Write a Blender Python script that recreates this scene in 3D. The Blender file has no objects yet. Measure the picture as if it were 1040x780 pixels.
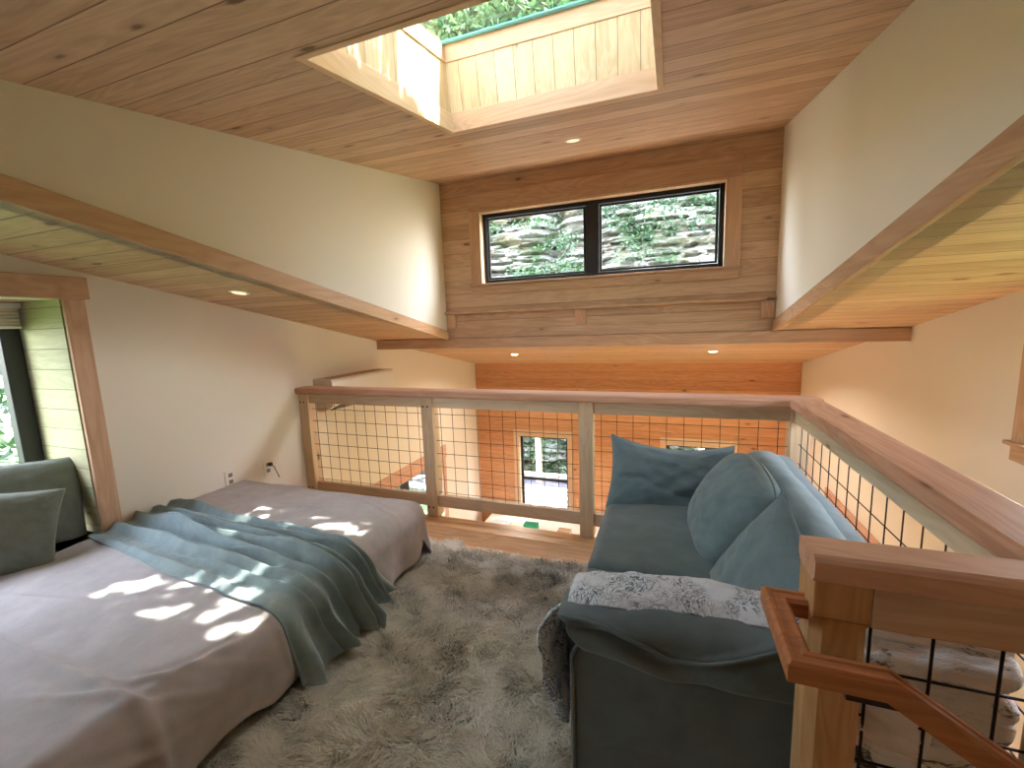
import bpy, bmesh, math, random
import numpy as np
from mathutils import Vector, Matrix
random.seed(4); RNG = np.random.default_rng(4)
SC = bpy.context.scene; COL = SC.collection
CAMZ = 1.34

# ------------------------------------------------------------------ helpers
def _wloc(o):
    v = Vector((0, 0, 0))
    while o is not None:
        v += o.location; o = o.parent
    return v

def link(name, me, mat=None, parent=None, origin=None, smooth=False, bevel=0, solid=0, subsurf=0, segs=2):
    """mesh given in world coordinates; stored relative to the parent's place"""
    base = _wloc(parent)
    off = Vector(origin) - base if origin is not None else Vector((0, 0, 0))
    me.transform(Matrix.Translation(-(base + off)))
    o = bpy.data.objects.new(name, me); COL.objects.link(o)
    o.location = off
    if parent is not None: o.parent = parent
    if mat is not None and not me.materials: me.materials.append(mat)
    if smooth:
        me.polygons.foreach_set('use_smooth', [True] * len(me.polygons))
    if solid:
        m = o.modifiers.new('thick', 'SOLIDIFY'); m.thickness = solid; m.offset = -1
    if bevel:
        m = o.modifiers.new('bev', 'BEVEL'); m.width = bevel; m.segments = segs; m.limit_method = 'ANGLE'; m.angle_limit = math.radians(40)
    if subsurf:
        m = o.modifiers.new('sub', 'SUBSURF'); m.levels = subsurf; m.render_levels = subsurf
    return o

class MB:
    def __init__(s): s.v = []; s.f = []
    def add(s, vs, fs):
        n = len(s.v); s.v += [tuple(map(float, v)) for v in vs]; s.f += [tuple(n + i for i in f) for f in fs]; return s
    def box(s, x0, x1, y0, y1, z0, z1):
        return s.hexa([(x0,y0,z0),(x1,y0,z0),(x1,y1,z0),(x0,y1,z0),(x0,y0,z1),(x1,y0,z1),(x1,y1,z1),(x0,y1,z1)])
    def hexa(s, p):
        return s.add(p, [(0,3,2,1),(4,5,6,7),(0,1,5,4),(1,2,6,5),(2,3,7,6),(3,0,4,7)])
    def rod(s, a, b, r, n=8, r2=None):
        a = Vector(a); b = Vector(b); d = (b - a).normalized(); r2 = r if r2 is None else r2
        u = d.cross(Vector((0, 0, 1)) if abs(d.z) < .9 else Vector((1, 0, 0))).normalized(); w = d.cross(u)
        vs = []
        for c, rr in ((a, r), (b, r2)):
            for i in range(n):
                t = 2 * math.pi * i / n
                vs.append(c + (u * math.cos(t) + w * math.sin(t)) * rr)
        fs = [(i, (i + 1) % n, n + (i + 1) % n, n + i) for i in range(n)] + [tuple(range(n - 1, -1, -1)), tuple(range(n, 2 * n))]
        return s.add(vs, fs)
    def tube(s, pts, r, n=8):
        pts = [Vector(p) for p in pts]; rs = r if isinstance(r, (list, tuple)) else [r] * len(pts)
        rings = []; u = None
        for i, p in enumerate(pts):
            d = (pts[min(i + 1, len(pts) - 1)] - pts[max(i - 1, 0)]).normalized()
            if u is None: u = d.cross(Vector((0, 0, 1)) if abs(d.z) < .9 else Vector((1, 0, 0))).normalized()
            u = (u - d * u.dot(d)).normalized(); w = d.cross(u)
            rings.append([p + (u * math.cos(2*math.pi*k/n) + w * math.sin(2*math.pi*k/n)) * rs[i] for k in range(n)])
        vs = [v for r_ in rings for v in r_]; fs = []
        for i in range(len(rings) - 1):
            for k in range(n):
                fs.append((i*n+k, i*n+(k+1) % n, (i+1)*n+(k+1) % n, (i+1)*n+k))
        fs += [tuple(range(n - 1, -1, -1)), tuple((len(rings)-1)*n + k for k in range(n))]
        return s.add(vs, fs)
    def disc(s, c, r, h, n=24, up=(0, 0, 1)):
        c = Vector(c); up = Vector(up).normalized()
        return s.rod(c, c + up * h, r, n)
    def sweep(s, path, prof, up=(0, 0, 1)):
        P = [Vector(p) for p in path]; up = Vector(up); T = [(P[i+1] - P[i]).normalized() for i in range(len(P) - 1)]
        def ring(i, t, n):
            sd = t.cross(up).normalized(); uu = sd.cross(t)
            out = []
            for a, b in prof:
                q = P[i] + sd * a + uu * b
                q = q - t * ((q - P[i]).dot(n) / t.dot(n)); out.append(q)
            return out
        rings = []
        for i in range(len(P)):
            t = T[0] if i == 0 else T[min(i, len(T) - 1)]
            if 0 < i < len(T): n = (T[i-1] + T[i]).normalized(); t = T[i-1]
            else: n = t
            rings.append(ring(i, t, n))
        k = len(prof); vs = [v for r in rings for v in r]; fs = []
        for i in range(len(rings) - 1):
            for j in range(k): fs.append((i*k+j, i*k+(j+1) % k, (i+1)*k+(j+1) % k, (i+1)*k+j))
        fs += [tuple(range(k - 1, -1, -1)), tuple((len(rings)-1)*k + j for j in range(k))]
        return s.add(vs, fs)
    def build(s, name, mat=None, parent=None, **kw):
        me = bpy.data.meshes.new(name); me.from_pydata(s.v, [], s.f); me.update()
        bm = bmesh.new(); bm.from_mesh(me); bmesh.ops.recalc_face_normals(bm, faces=bm.faces); bm.to_mesh(me); bm.free()
        return link(name, me, mat, parent, **kw)

def S(o): o['kind'] = 'structure'; return o
def tag(o, label, cat, group=None, kind=None):
    o['label'] = label; o['category'] = cat
    if group: o['group'] = group
    if kind: o['kind'] = kind
    return o
def thing(name, loc, label, cat, group=None):
    o = bpy.data.objects.new(name, None); COL.objects.link(o); o.location = loc; o.empty_display_size = .1
    return tag(o, label, cat, group)

def vnoise(x, y, z=0.0, seed=0):
    x, y, z = np.broadcast_arrays(np.asarray(x, float), np.asarray(y, float), np.asarray(z, float))
    xi, yi, zi = (np.floor(a).astype(np.int64) for a in (x, y, z)); xf, yf, zf = x - xi, y - yi, z - zi
    w = lambda t: t*t*t*(t*(t*6-15)+10); u, v, q = w(xf), w(yf), w(zf)
    def h(a, b, c):
        n = (a*374761393 + b*668265263 + c*2147483647*3 + seed*1013904223) & 0xffffffff
        n = ((n ^ (n >> 13)) * 1274126177) & 0xffffffff
        n = ((n ^ (n >> 16)) * 2246822519) & 0xffffffff
        return ((n ^ (n >> 15)) & 0xffff) / 32767.5 - 1
    r = 0
    for i in (0, 1):
        for j in (0, 1):
            for k in (0, 1):
                r = r + h(xi+i, yi+j, zi+k) * (u if i else 1-u) * (v if j else 1-v) * (q if k else 1-q)
    return r
def fbm(x, y, z=0.0, seed=0, o=4):
    r = 0; a = 1
    for i in range(o): r = r + a * vnoise(np.asarray(x)*2**i, np.asarray(y)*2**i, np.asarray(z)*2**i, seed+i*7); a *= .5
    return r / 1.6

def grid(P, closed_u=False):
    """P[nu,nv,3] -> mesh"""
    nu, nv = P.shape[:2]; idx = np.arange(nu*nv).reshape(nu, nv)
    a = idx[:-1, :-1].ravel(); b = idx[1:, :-1].ravel(); c = idx[1:, 1:].ravel(); d = idx[:-1, 1:].ravel()
    F = np.stack([a, b, c, d], 1)
    if closed_u:
        F = np.concatenate([F, np.stack([idx[-1, :-1], idx[0, :-1], idx[0, 1:], idx[-1, 1:]], 1)])
    me = bpy.data.meshes.new('m'); me.from_pydata(P.reshape(-1, 3).tolist(), [], F.tolist()); me.update(); return me
def gnormals(P):
    du = np.gradient(P, axis=0); dv = np.gradient(P, axis=1); n = np.cross(du, dv)
    return n / (np.linalg.norm(n, axis=2, keepdims=True) + 1e-9)
def weld(me, d=1e-5):
    bm = bmesh.new(); bm.from_mesh(me); bmesh.ops.remove_doubles(bm, verts=bm.verts, dist=d)
    bmesh.ops.recalc_face_normals(bm, faces=bm.faces); bm.to_mesh(me); bm.free(); return me

# ------------------------------------------------------------------ materials
def srgb(r, g, b):
    f = lambda c: (c/255/12.92 if c/255 <= .04045 else ((c/255+.055)/1.055)**2.4)
    return (f(r), f(g), f(b), 1)
class NT:
    def __init__(s, name):
        s.m = bpy.data.materials.new(name); s.m.use_nodes = True; s.n = s.m.node_tree.nodes; s.l = s.m.node_tree.links
        s.b = s.n['Principled BSDF']; s.out = s.n['Material Output']
    def __call__(s, t, **kw):
        n = s.n.new('ShaderNode' + t)
        for k, v in kw.items():
            if k.startswith('_'): setattr(n, k[1:], v)
            else: s.set(n.inputs[int(k[1:]) if k[0] == 'i' and k[1:].isdigit() else k], v)
        return n
    def set(s, sock, v):
        if hasattr(v, 'is_output') or isinstance(v, bpy.types.NodeSocket): s.l.new(v, sock)
        else: sock.default_value = v
    def math(s, op, a, b=0.0, c=0.0, clamp=False):
        n = s.n.new('ShaderNodeMath'); n.operation = op; n.use_clamp = clamp
        for i, v in enumerate((a, b, c)): s.set(n.inputs[i], v)
        return n.outputs[0]
    def mix(s, f, a, b, bt='MIX'):
        n = s.n.new('ShaderNodeMix'); n.data_type = 'RGBA'; n.blend_type = bt
        s.set(n.inputs[0], f); s.set(n.inputs[6], a); s.set(n.inputs[7], b); return n.outputs[2]
    def ramp(s, f, pts):
        n = s.n.new('ShaderNodeValToRGB'); s.set(n.inputs[0], f); e = n.color_ramp.elements
        while len(e) < len(pts): e.new(.5)
        for el, (p, c) in zip(e, pts): el.position = p; el.color = c
        return n.outputs[0]
    def comb(s, x, y, z):
        n = s.n.new('ShaderNodeCombineXYZ')
        for i, v in enumerate((x, y, z)): s.set(n.inputs[i], v)
        return n.outputs[0]
    def bump(s, h, st=.3, d=.01):
        n = s.n.new('ShaderNodeBump'); n.inputs['Strength'].default_value = st; n.inputs['Distance'].default_value = d
        s.set(n.inputs['Height'], h); s.l.new(n.outputs[0], s.b.inputs['Normal'])

def wood(name, dark, light, along=0, across=None, width=.11, knots=.5, rough=.5, groove=.0035, off=0.0, rnd=1.0):
    """timber with grain running on axis `along`; if `across` is given it is boarded in planks of `width`"""
    t = NT(name); tc = t('TexCoord'); sp = t('SeparateXYZ', Vector=tc.outputs['Object']).outputs
    A = sp[along]; others = [i for i in (0, 1, 2) if i != along]
    oi = t('ObjectInfo').outputs['Random']
    if across is not None:
        C = t.math('ADD', sp[across], off); q = t.math('DIVIDE', C, width); idx = t.math('FLOOR', q)
        wn = t('TexWhiteNoise', _noise_dimensions='1D', W=idx).outputs['Value']; fr = t.math('FRACT', q)
        O = sp[[i for i in others if i != across][0]]
    else:
        C = sp[others[0]]; O = sp[others[1]]; wn = oi; fr = None
    sh = t.math('MULTIPLY', wn, 41.0)
    v = t.comb(t.math('ADD', t.math('MULTIPLY', A, 2.2), sh), t.math('MULTIPLY', C, 34), t.math('MULTIPLY', O, 34))
    g = t('TexNoise', Vector=v, Scale=1.0, Detail=5.0, Roughness=.6, Distortion=.35).outputs['Fac']
    v2 = t.comb(t.math('ADD', t.math('MULTIPLY', A, 1.1), sh), t.math('MULTIPLY', C, 9), t.math('MULTIPLY', O, 9))
    g2 = t('TexNoise', Vector=v2, Scale=1.0, Detail=2.0, Distortion=1.2).outputs['Fac']
    ring = t.math('FRACT', t.math('MULTIPLY', g2, 7.0)); ring = t.math('MULTIPLY', t.math('ABSOLUTE', t.math('SUBTRACT', ring, .5)), 2.0)
    f = t.math('ADD', t.math('MULTIPLY', g, .75), t.math('MULTIPLY', ring, .3), clamp=True)
    f = t.math('ADD', f, t.math('MULTIPLY', t.math('SUBTRACT', wn, .5), .45 * rnd), clamp=True)
    col = t.ramp(f, [(.18, dark), (.85, light)])
    if knots:
        kv = t.comb(t.math('ADD', t.math('MULTIPLY', A, 2.9), sh), t.math('MULTIPLY', C, 8.0), t.math('MULTIPLY', O, 8.0) if across is None else 0.0)
        vo = t('TexVoronoi', Vector=kv, Scale=1.0, Randomness=1.0)
        gate = t('TexWhiteNoise', _noise_dimensions='3D', Vector=vo.outputs['Position']).outputs['Value']
        k = t.math('LESS_THAN', gate, knots)
        d = t.math('ADD', vo.outputs['Distance'], t.math('MULTIPLY', t.math('SUBTRACT', g, .5), .12))
        m = t.math('MULTIPLY', t.math('SUBTRACT', 1.0, t('MapRange', Value=d, i1=.06, i2=.11).outputs[0], clamp=True), k)
        m2 = t.math('MULTIPLY', t.math('SUBTRACT', 1.0, t('MapRange', Value=d, i1=.06, i2=.24).outputs[0], clamp=True), k)
        col = t.mix(t.math('MULTIPLY', m2, .35), col, tuple(c * .55 for c in dark[:3]) + (1,))
        col = t.mix(t.math('MULTIPLY', m, .8), col, (dark[0]*.22, dark[1]*.17, dark[2]*.13, 1))
    if fr is not None:
        e = t.math('MULTIPLY', t.math('ABSOLUTE', t.math('SUBTRACT', fr, .5)), 2.0)
        ge = t('MapRange', Value=e, i1=1 - groove * 2 / width, i2=1 - groove * .6 / width).outputs[0]
        col = t.mix(t.math('MULTIPLY', ge, .72), col, (dark[0]*.25, dark[1]*.2, dark[2]*.17, 1))
        t.bump(t.math('SUBTRACT', t.math('MULTIPLY', g, .08), ge), .6, .004)
    else:
        t.bump(g, .12, .002)
    t.set(t.b.inputs['Base Color'], col); t.b.inputs['Roughness'].default_value = rough
    t.b.inputs['Specular IOR Level'].default_value = .35
    return t.m

def cloth(name, c1, c2, scale=1.0, sheen=.2, rough=.9, weave=420):
    t = NT(name); tc = t('TexCoord').outputs['Object']
    n = t('TexNoise', Vector=tc, Scale=9 * scale, Detail=6.0, Roughness=.65).outputs['Fac']
    w = t('TexNoise', Vector=tc, Scale=weave, Detail=2.0).outputs['Fac']
    f = t.math('ADD', t.math('MULTIPLY', n, .8), t.math('MULTIPLY', w, .35), clamp=True)
    t.set(t.b.inputs['Base Color'], t.ramp(f, [(.3, c1), (.8, c2)])); t.b.inputs['Roughness'].default_value = rough
    t.b.inputs['Sheen Weight'].default_value = sheen; t.b.inputs['Specular IOR Level'].default_value = .15
    t.bump(w, .25, .0015); return t.m
def plain(name, c, rough=.5, metal=0, bump=0, emit=0):
    t = NT(name); tc = t('TexCoord').outputs['Object']
    n = t('TexNoise', Vector=tc, Scale=60.0, Detail=3.0).outputs['Fac']
    t.set(t.b.inputs['Base Color'], t.mix(t.math('MULTIPLY', n, .12), c, tuple(x * .8 for x in c[:3]) + (1,)))
    t.b.inputs['Roughness'].default_value = rough; t.b.inputs['Metallic'].default_value = metal
    if bump: t.bump(n, bump, .002)
    if emit:
        t.b.inputs['Emission Color'].default_value = (1, .78, .5, 1); t.b.inputs['Emission Strength'].default_value = emit
    return t.m

M = {}
M['ceil'] = wood('ceiling_pine', srgb(178,144,114), srgb(214,186,156), 0, 1, .128, .75, off=.05)
M['soff'] = wood('soffit_pine', srgb(184,148,110), srgb(216,186,148), 0, 1, .105, .55)
M['wallw'] = wood('wall_boards', srgb(180,146,116), srgb(212,182,150), 0, 2, .118, .4, off=.03, groove=.0022)
M['wallb'] = wood('lower_wall_boards', srgb(176,122,84), srgb(206,154,112), 0, 2, .115, .4, off=.02, groove=.0025)
M['shaft_far'] = wood('shaft_boards', srgb(200,170,128), srgb(228,204,164), 2, 0, .098, .5, off=.03, groove=.002)
M['shaft_side'] = wood('shaft_boards_side', srgb(204,176,134), srgb(230,208,170), 2, 1, .098, .5, groove=.002)
M['shaft_tx'] = wood('shaft_trim_x', srgb(204,164,128), srgb(226,192,158), 0, None, knots=.3)
M['shaft_ty'] = wood('shaft_trim_y', srgb(208,176,134), srgb(230,204,166), 1, None, knots=.3)
M['trimx'] = wood('trim_fir_x', srgb(178,144,114), srgb(208,178,148), 0, None, knots=.25)
M['trimy'] = wood('trim_fir_y', srgb(172,132,98), srgb(202,166,130), 1, None, knots=.25)
M['trimz'] = wood('trim_fir_z', srgb(186,148,116), srgb(214,180,148), 2, None, knots=.25)
M['capx'] = wood('cap_fir_x', srgb(178,132,106), srgb(210,168,140), 0, None, knots=.2)
M['capy'] = wood('cap_fir_y', srgb(178,132,106), srgb(210,168,140), 1, None, knots=.2)
M['palex'] = wood('pale_fir_x', srgb(192,166,136), srgb(216,194,166), 0, None, knots=.3)
M['paley'] = wood('pale_fir_y', srgb(188,168,138), srgb(212,196,168), 1, None, knots=.3)
M['palez'] = wood('pale_fir_z', srgb(192,164,130), srgb(216,190,158), 2, None, knots=.35)
M['newelz'] = wood('newel_fir_z', srgb(172,126,80), srgb(204,164,116), 2, None, knots=.25)
M['handr'] = wood('handrail_fir', srgb(160,100,62), srgb(196,136,92), 0, None, knots=0)
M['floor'] = wood('floor_fir', srgb(184,142,102), srgb(222,184,142), 0, 1, .085, .3, rough=.35, groove=.0012)
M['niche'] = wood('niche_boards', srgb(158,152,116), srgb(186,180,142), 0, 2, .10, .55, groove=.002)
M['dwood'] = wood('dark_wood', srgb(46,30,22), srgb(74,50,36), 0, None, knots=0)

def wallpaint(name, c):
    t = NT(name); tc = t('TexCoord').outputs['Object']
    n = t('TexNoise', Vector=tc, Scale=1.3, Detail=3.0).outputs['Fac']; n2 = t('TexNoise', Vector=tc, Scale=55.0, Detail=4.0).outputs['Fac']
    t.set(t.b.inputs['Base Color'], t.mix(t.math('MULTIPLY', n, .25), c, tuple(x * .9 for x in c[:3]) + (1,)))
    t.b.inputs['Roughness'].default_value = .9; t.b.inputs['Specular IOR Level'].default_value = .2; t.bump(n2, .15, .003); return t.m
M['paint'] = wallpaint('cream_plaster', srgb(230,222,206))
M['black'] = plain('black_frame', srgb(9,10,11), .4)
M['wire'] = plain('wire_black', srgb(40,30,28), .5, .6)
M['white'] = plain('white_plastic', srgb(226,222,214), .4)
M['grey'] = plain('grey_plastic', srgb(120,118,112), .5)
M['bulb'] = plain('lamp_glow', srgb(255,236,200), .5, emit=14)
M['bulb_faint'] = plain('lamp_dim', srgb(240,232,220), .5, emit=.5)  # faint glow added to the lenses of switched-off fixtures
M['bed'] = cloth('grey_linen', srgb(164,157,156), srgb(188,181,180), 1.4)
M['blank'] = cloth('teal_fleece', srgb(114,132,134), srgb(146,163,163), 1.6, .5)
M['sofa'] = cloth('slate_linen', srgb(82,94,97), srgb(104,117,120), 1.2, .25)
M['sofab'] = cloth('blue_linen', srgb(90,109,116), srgb(114,134,141), 1.2, .25)
M['green'] = cloth('olive_linen', srgb(92,98,88), srgb(122,128,116), 1.2)
M['whitec'] = cloth('white_cotton', srgb(206,204,206), srgb(232,230,232), 1)
M['shade'] = cloth('shade_cloth', srgb(200,188,166), srgb(222,212,192), 1)
M['sill'] = plain('cable_black', srgb(30,30,30), .5)

def glass(name, tint):
    t = NT(name); t.n.remove(t.b)
    tr = t('BsdfTransparent', Color=tint); gl = t('BsdfGlossy', Roughness=.02); fr = t('Fresnel', IOR=1.35)
    bk = t('NewGeometry').outputs['Backfacing']; mx = t('MixShader', Fac=t.math('MULTIPLY', fr.outputs[0], t.math('SUBTRACT', 1.0, bk))); t.l.new(tr.outputs[0], mx.inputs[1]); t.l.new(gl.outputs[0], mx.inputs[2])
    t.l.new(mx.outputs[0], t.out.inputs[0]); return t.m
M['glass'] = glass('window_glass', (.95, .95, .95, 1)); M['sglass'] = glass('skylight_glass', (.52, .54, .53, 1))

def patterned(name, base, ink, scale):
    t = NT(name); tc = t('TexCoord').outputs['Object']
    wp = t('TexNoise', Vector=tc, Scale=scale * .35, Detail=2.0).outputs['Color']
    v = t('VectorMath', _operation='MULTIPLY_ADD', i0=wp, i1=(.12, .12, .12), i2=tc).outputs[0]
    n = t('TexNoise', Vector=v, Scale=scale, Detail=3.0, Distortion=2.5).outputs['Fac']
    band = t.math('ABSOLUTE', t.math('SUBTRACT', t.math('FRACT', t.math('MULTIPLY', n, 5.5)), .5))
    f = t('MapRange', Value=band, i1=.13, i2=.27).outputs[0]
    n2 = t('TexNoise', Vector=tc, Scale=scale * .5).outputs['Fac']
    f = t.math('MULTIPLY', t.math('SUBTRACT', 1.0, f), t('MapRange', Value=n2, i1=.38, i2=.58).outputs[0])
    t.set(t.b.inputs['Base Color'], t.mix(f, base, ink)); t.b.inputs['Roughness'].default_value = .9; t.b.inputs['Sheen Weight'].default_value = .2
    t.bump(n, .2, .004); return t.m
M['paisley'] = patterned('floral_sheet', srgb(204,212,220), srgb(98,110,122), 24)

def fur():
    t = NT('marbled_fur'); tc = t('TexCoord').outputs['Object']
    mp = t('Mapping', Vector=tc, Scale=(7, 12, 14)).outputs[0]
    n = t('TexNoise', Vector=mp, Scale=1.0, Detail=6.0, Roughness=.65, Distortion=2.0).outputs['Fac']
    m2 = t('Mapping', Vector=tc, Scale=(40, 200, 200)).outputs[0]
    n2 = t('TexNoise', Vector=m2, Scale=1.0, Detail=3.0, Distortion=1.0).outputs['Fac']
    f = t.math('ADD', t.math('MULTIPLY', n, .85), t.math('MULTIPLY', n2, .25), clamp=True)
    t.set(t.b.inputs['Base Color'], t.ramp(f, [(.38, srgb(52,48,46)), (.45, srgb(120,114,108)), (.50, srgb(232,235,238)), (.60, srgb(250,252,255))]))
    t.b.inputs['Roughness'].default_value = .95; t.b.inputs['Sheen Weight'].default_value = .3; t.bump(f, .7, .012); return t.m
M['fur'] = fur()

def leafmat(name, cols, rough=.5, transl=.35):
    t = NT(name); at = t('Attribute', _attribute_name='rnd').outputs['Fac']
    c = t.ramp(at, [(i / max(1, len(cols) - 1), k) for i, k in enumerate(cols)])
    t.set(t.b.inputs['Base Color'], c); t.b.inputs['Roughness'].default_value = rough
    tl = t('BsdfTranslucent', Color=c); mx = t('MixShader', Fac=transl)
    t.l.new(t.b.outputs[0], mx.inputs[1]); t.l.new(tl.outputs[0], mx.inputs[2]); t.l.new(mx.outputs[0], t.out.inputs[0]); return t.m
M['leaf'] = leafmat('leaf_green', [srgb(26,50,26), srgb(48,78,44), srgb(80,110,66)])
M['leaf2'] = leafmat('leaf_ivy', [srgb(34,60,38), srgb(58,88,60), srgb(90,118,80)])
M['leaf3'] = leafmat('leaf_slope', [srgb(44,78,48), srgb(72,108,70), srgb(110,142,96)], .6, .5)
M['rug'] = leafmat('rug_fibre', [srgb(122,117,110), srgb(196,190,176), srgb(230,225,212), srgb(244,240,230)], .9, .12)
M['bark'] = wood('bark', srgb(60,50,40), srgb(96,84,70), 2, None, knots=0, rough=.9)
M['ground'] = plain('forest_soil', srgb(62,84,46), .95)
M['deck'] = wood('grey_deck', srgb(70,70,80), srgb(84,84,96), 0, 1, .14, 0)

def cliffmat():
    t = NT('cliff_stone'); tc = t('TexCoord').outputs['Object']
    mp = t('Mapping', Vector=tc, Scale=(.9, 1, 7)).outputs[0]
    n = t('TexNoise', Vector=mp, Scale=1.2, Detail=8.0, Roughness=.7, Distortion=.8).outputs['Fac']
    c = t.ramp(n, [(.40, srgb(24,20,17)), (.45, srgb(72,67,58)), (.50, srgb(120,119,114)), (.66, srgb(150,150,148))])
    n2 = t('TexNoise', Vector=tc, Scale=1.1, Detail=6.0, Roughness=.7).outputs['Fac']
    c = t.mix(t('MapRange', Value=n2, i1=.5, i2=.62).outputs[0], c, srgb(56,74,46))
    n3 = t('TexNoise', Vector=tc, Scale=2.3, Detail=4.0).outputs['Fac']
    c = t.mix(t.math('MULTIPLY', t('MapRange', Value=n3, i1=.55, i2=.68).outputs[0], .6), c, srgb(98,86,58))
    t.set(t.b.inputs['Base Color'], c); t.b.inputs['Roughness'].default_value = .95; t.bump(n, .8, .08); return t.m
M['cliff'] = cliffmat()

# ------------------------------------------------------------------ measured geometry
XL, XR = -2.70, 1.48
YW, YB = 3.50, 5.77
CL, CR = -1.90, .715          # dormer cheeks
LOW = -2.30                   # lower floor
def soff(y): return 1.23 - .198 * (y - 3.5)
def ceilz(y): return 1.992 + .168 * y
YR0 = (1.992 - 1.23 - .198*3.5) / -(.168 + .198)     # where the two planes meet

# floors
m = MB()
m.box(XL, .73, .95, 2.53, -.16, 0); m.box(XL, .22, -2.4, .95, -.16, 0)
S(m.build('floor', M['floor'], bevel=.003))
S(MB().box(XL - .1, XR + .1, -2.4, YB + .1, LOW - .1, LOW).build('floor_lower', M['floor']))
# left wall with the window niche and a lower window
NY0, NY1, NZ0, NZ1 = -.35, 1.20, .36, 1.535
LWY0, LWY1, LWZ0, LWZ1 = 3.15, 4.62, -1.5, -.335
def sidewall(name, xa, xb, holes, ya=-2.4, yb=YB):
    """wall slab between xa..xb along Y; holes = [(y0,y1,z0,z1)] sorted and not overlapping in Y"""
    m = MB(); y = ya
    top = lambda q: (soff(q) if q > YR0 else soff(YR0) - .15 * (YR0 - q)) + .02
    def col(y0, y1, z0, z1, sl=True):
        ys = [y0] + ([YR0] if y0 < YR0 < y1 and sl else []) + [y1]
        for a, b in zip(ys[:-1], ys[1:]):
            ta, tb = (top(a), top(b)) if sl else (z1, z1)
            m.hexa([(xa,a,z0),(xb,a,z0),(xb,b,z0),(xa,b,z0),(xa,a,ta),(xb,a,ta),(xb,b,tb),(xa,b,tb)])
    for (y0, y1, z0, z1) in holes:
        col(y, y0, LOW, 0); col(y0, y1, LOW, z0, False); col(y0, y1, z1, 0); y = y1
    col(y, yb, LOW, 0)
    return S(m.build(name, M['paint']))
sidewall('wall_left', XL - .12, XL, [(NY0, NY1, NZ0, NZ1), (LWY0, LWY1, LWZ0, LWZ1)])
RW = (1.35, 2.42, .74, 1.30); RW2 = (2.9, 4.62, -1.5, -.46)
m = MB(); 
sidewall('wall_right', XR, XR + .12, [(2.9, 4.62, -1.5, -.46)] if False else [(RW[0], RW[1], RW[2], RW[3]), RW2])

# back (lower) wall with two windows
BW = [(-2.05, -1.30, -1.46, -.28), (0.0, .78, -1.46, -.285)]
m = MB(); ztop = soff(YB) + .05; x = XL
for (x0, x1, z0, z1) in BW:
    m.box(x, x0, YB, YB + .14, LOW, ztop); m.box(x0, x1, YB, YB + .14, LOW, z0); m.box(x0, x1, YB, YB + .14, z1, ztop); x = x1
m.box(x, XR, YB, YB + .14, LOW, ztop); S(m.build('wall_back', M['wallb']))

# clerestory wall
OX0, OX1, OZ0, OZ1 = -1.535, .388, 1.697, 2.303
m = MB(); zt = ceilz(YW) + .06
m.box(CL, OX0, YW, YW + .14, 1.14, zt); m.box(OX1, CR, YW, YW + .14, 1.14, zt)
m.box(OX0, OX1, YW, YW + .14, 1.14, OZ0); m.box(OX0, OX1, YW, YW + .14, OZ1, zt)
S(m.build('wall_clerestory', M['wallw']))
# cheeks
for nm, xa, xb in (('wall_dormer_left', CL - .12, CL), ('wall_dormer_right', CR, CR + .12)):
    MBc = MB(); y0, y1 = YR0 + .02, YW + .14
    MBc.hexa([(xa,y0,soff(y0)),(xb,y0,soff(y0)),(xb,y1,soff(y1)),(xa,y1,soff(y1)),(xa,y0,ceilz(y0)+.05),(xb,y0,ceilz(y0)+.05),(xb,y1,ceilz(y1)+.05),(xa,y1,ceilz(y1)+.05)])
    S(MBc.build(nm, M['paint']))
# wall behind the viewer, with a wide garden window
RWX0, RWX1, RWZ0, RWZ1 = -2.3, 1.0, .45, 1.42
m = MB(); zb = soff(YR0) - .15 * (YR0 + 2.4) + .05
m.box(XL, RWX0, -2.52, -2.4, LOW, zb); m.box(RWX1, XR, -2.52, -2.4, LOW, zb)
m.box(RWX0, RWX1, -2.52, -2.4, LOW, zb)
S(m.build('wall_rear', M['paint']))

# ceilings
def slab(m, x0, x1, y0, y1, f, th=.12, up=True):
    m.hexa([(x0,y0,f(y0)),(x1,y0,f(y0)),(x1,y1,f(y1)),(x0,y1,f(y1)),(x0,y0,f(y0)+th),(x1,y0,f(y0)+th),(x1,y1,f(y1)+th),(x0,y1,f(y1)+th)])
SX0, SX1, SY0, SY1 = -1.08, -.052, 1.158, 2.176
m = MB()
_e = .018; slab(m, CL - .1, SX0 - _e, YR0, YW + .14, ceilz); slab(m, SX1 + _e, CR + .1, YR0, YW + .14, ceilz)
slab(m, SX0 - _e, SX1 + _e, YR0, SY0 - _e, ceilz); slab(m, SX0 - _e, SX1 + _e, SY1 + _e, YW + .14, ceilz)
S(m.build('ceiling', M['ceil']))
m = MB(); slab(m, XL - .1, CL - .02, YR0, YW, soff); S(m.build('ceiling_left', M['soff']))
m = MB(); slab(m, CR + .02, XR + .1, YR0, YW, soff); S(m.build('ceiling_right', M['soff']))
m = MB(); slab(m, XL - .1, XR + .1, YW + .02, YB + .3, soff); S(m.build('ceiling_lower', M['soff']))
m = MB(); slab(m, XL - .3, XR + .3, YW + .145, YB + .5, lambda y: soff(y) + .125, .05); S(m.build('roof_bounce_block', plain('roof_block_grey', srgb(58,60,60), .6)))  # unseen dark roof layer added to cut light bouncing up through the clerestory
m = MB(); slab(m, XL - .1, XR + .1, -2.55, YR0, lambda y: soff(YR0) - .15 * (YR0 - y)); S(m.build('ceiling_rear', M['ceil']))

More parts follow.
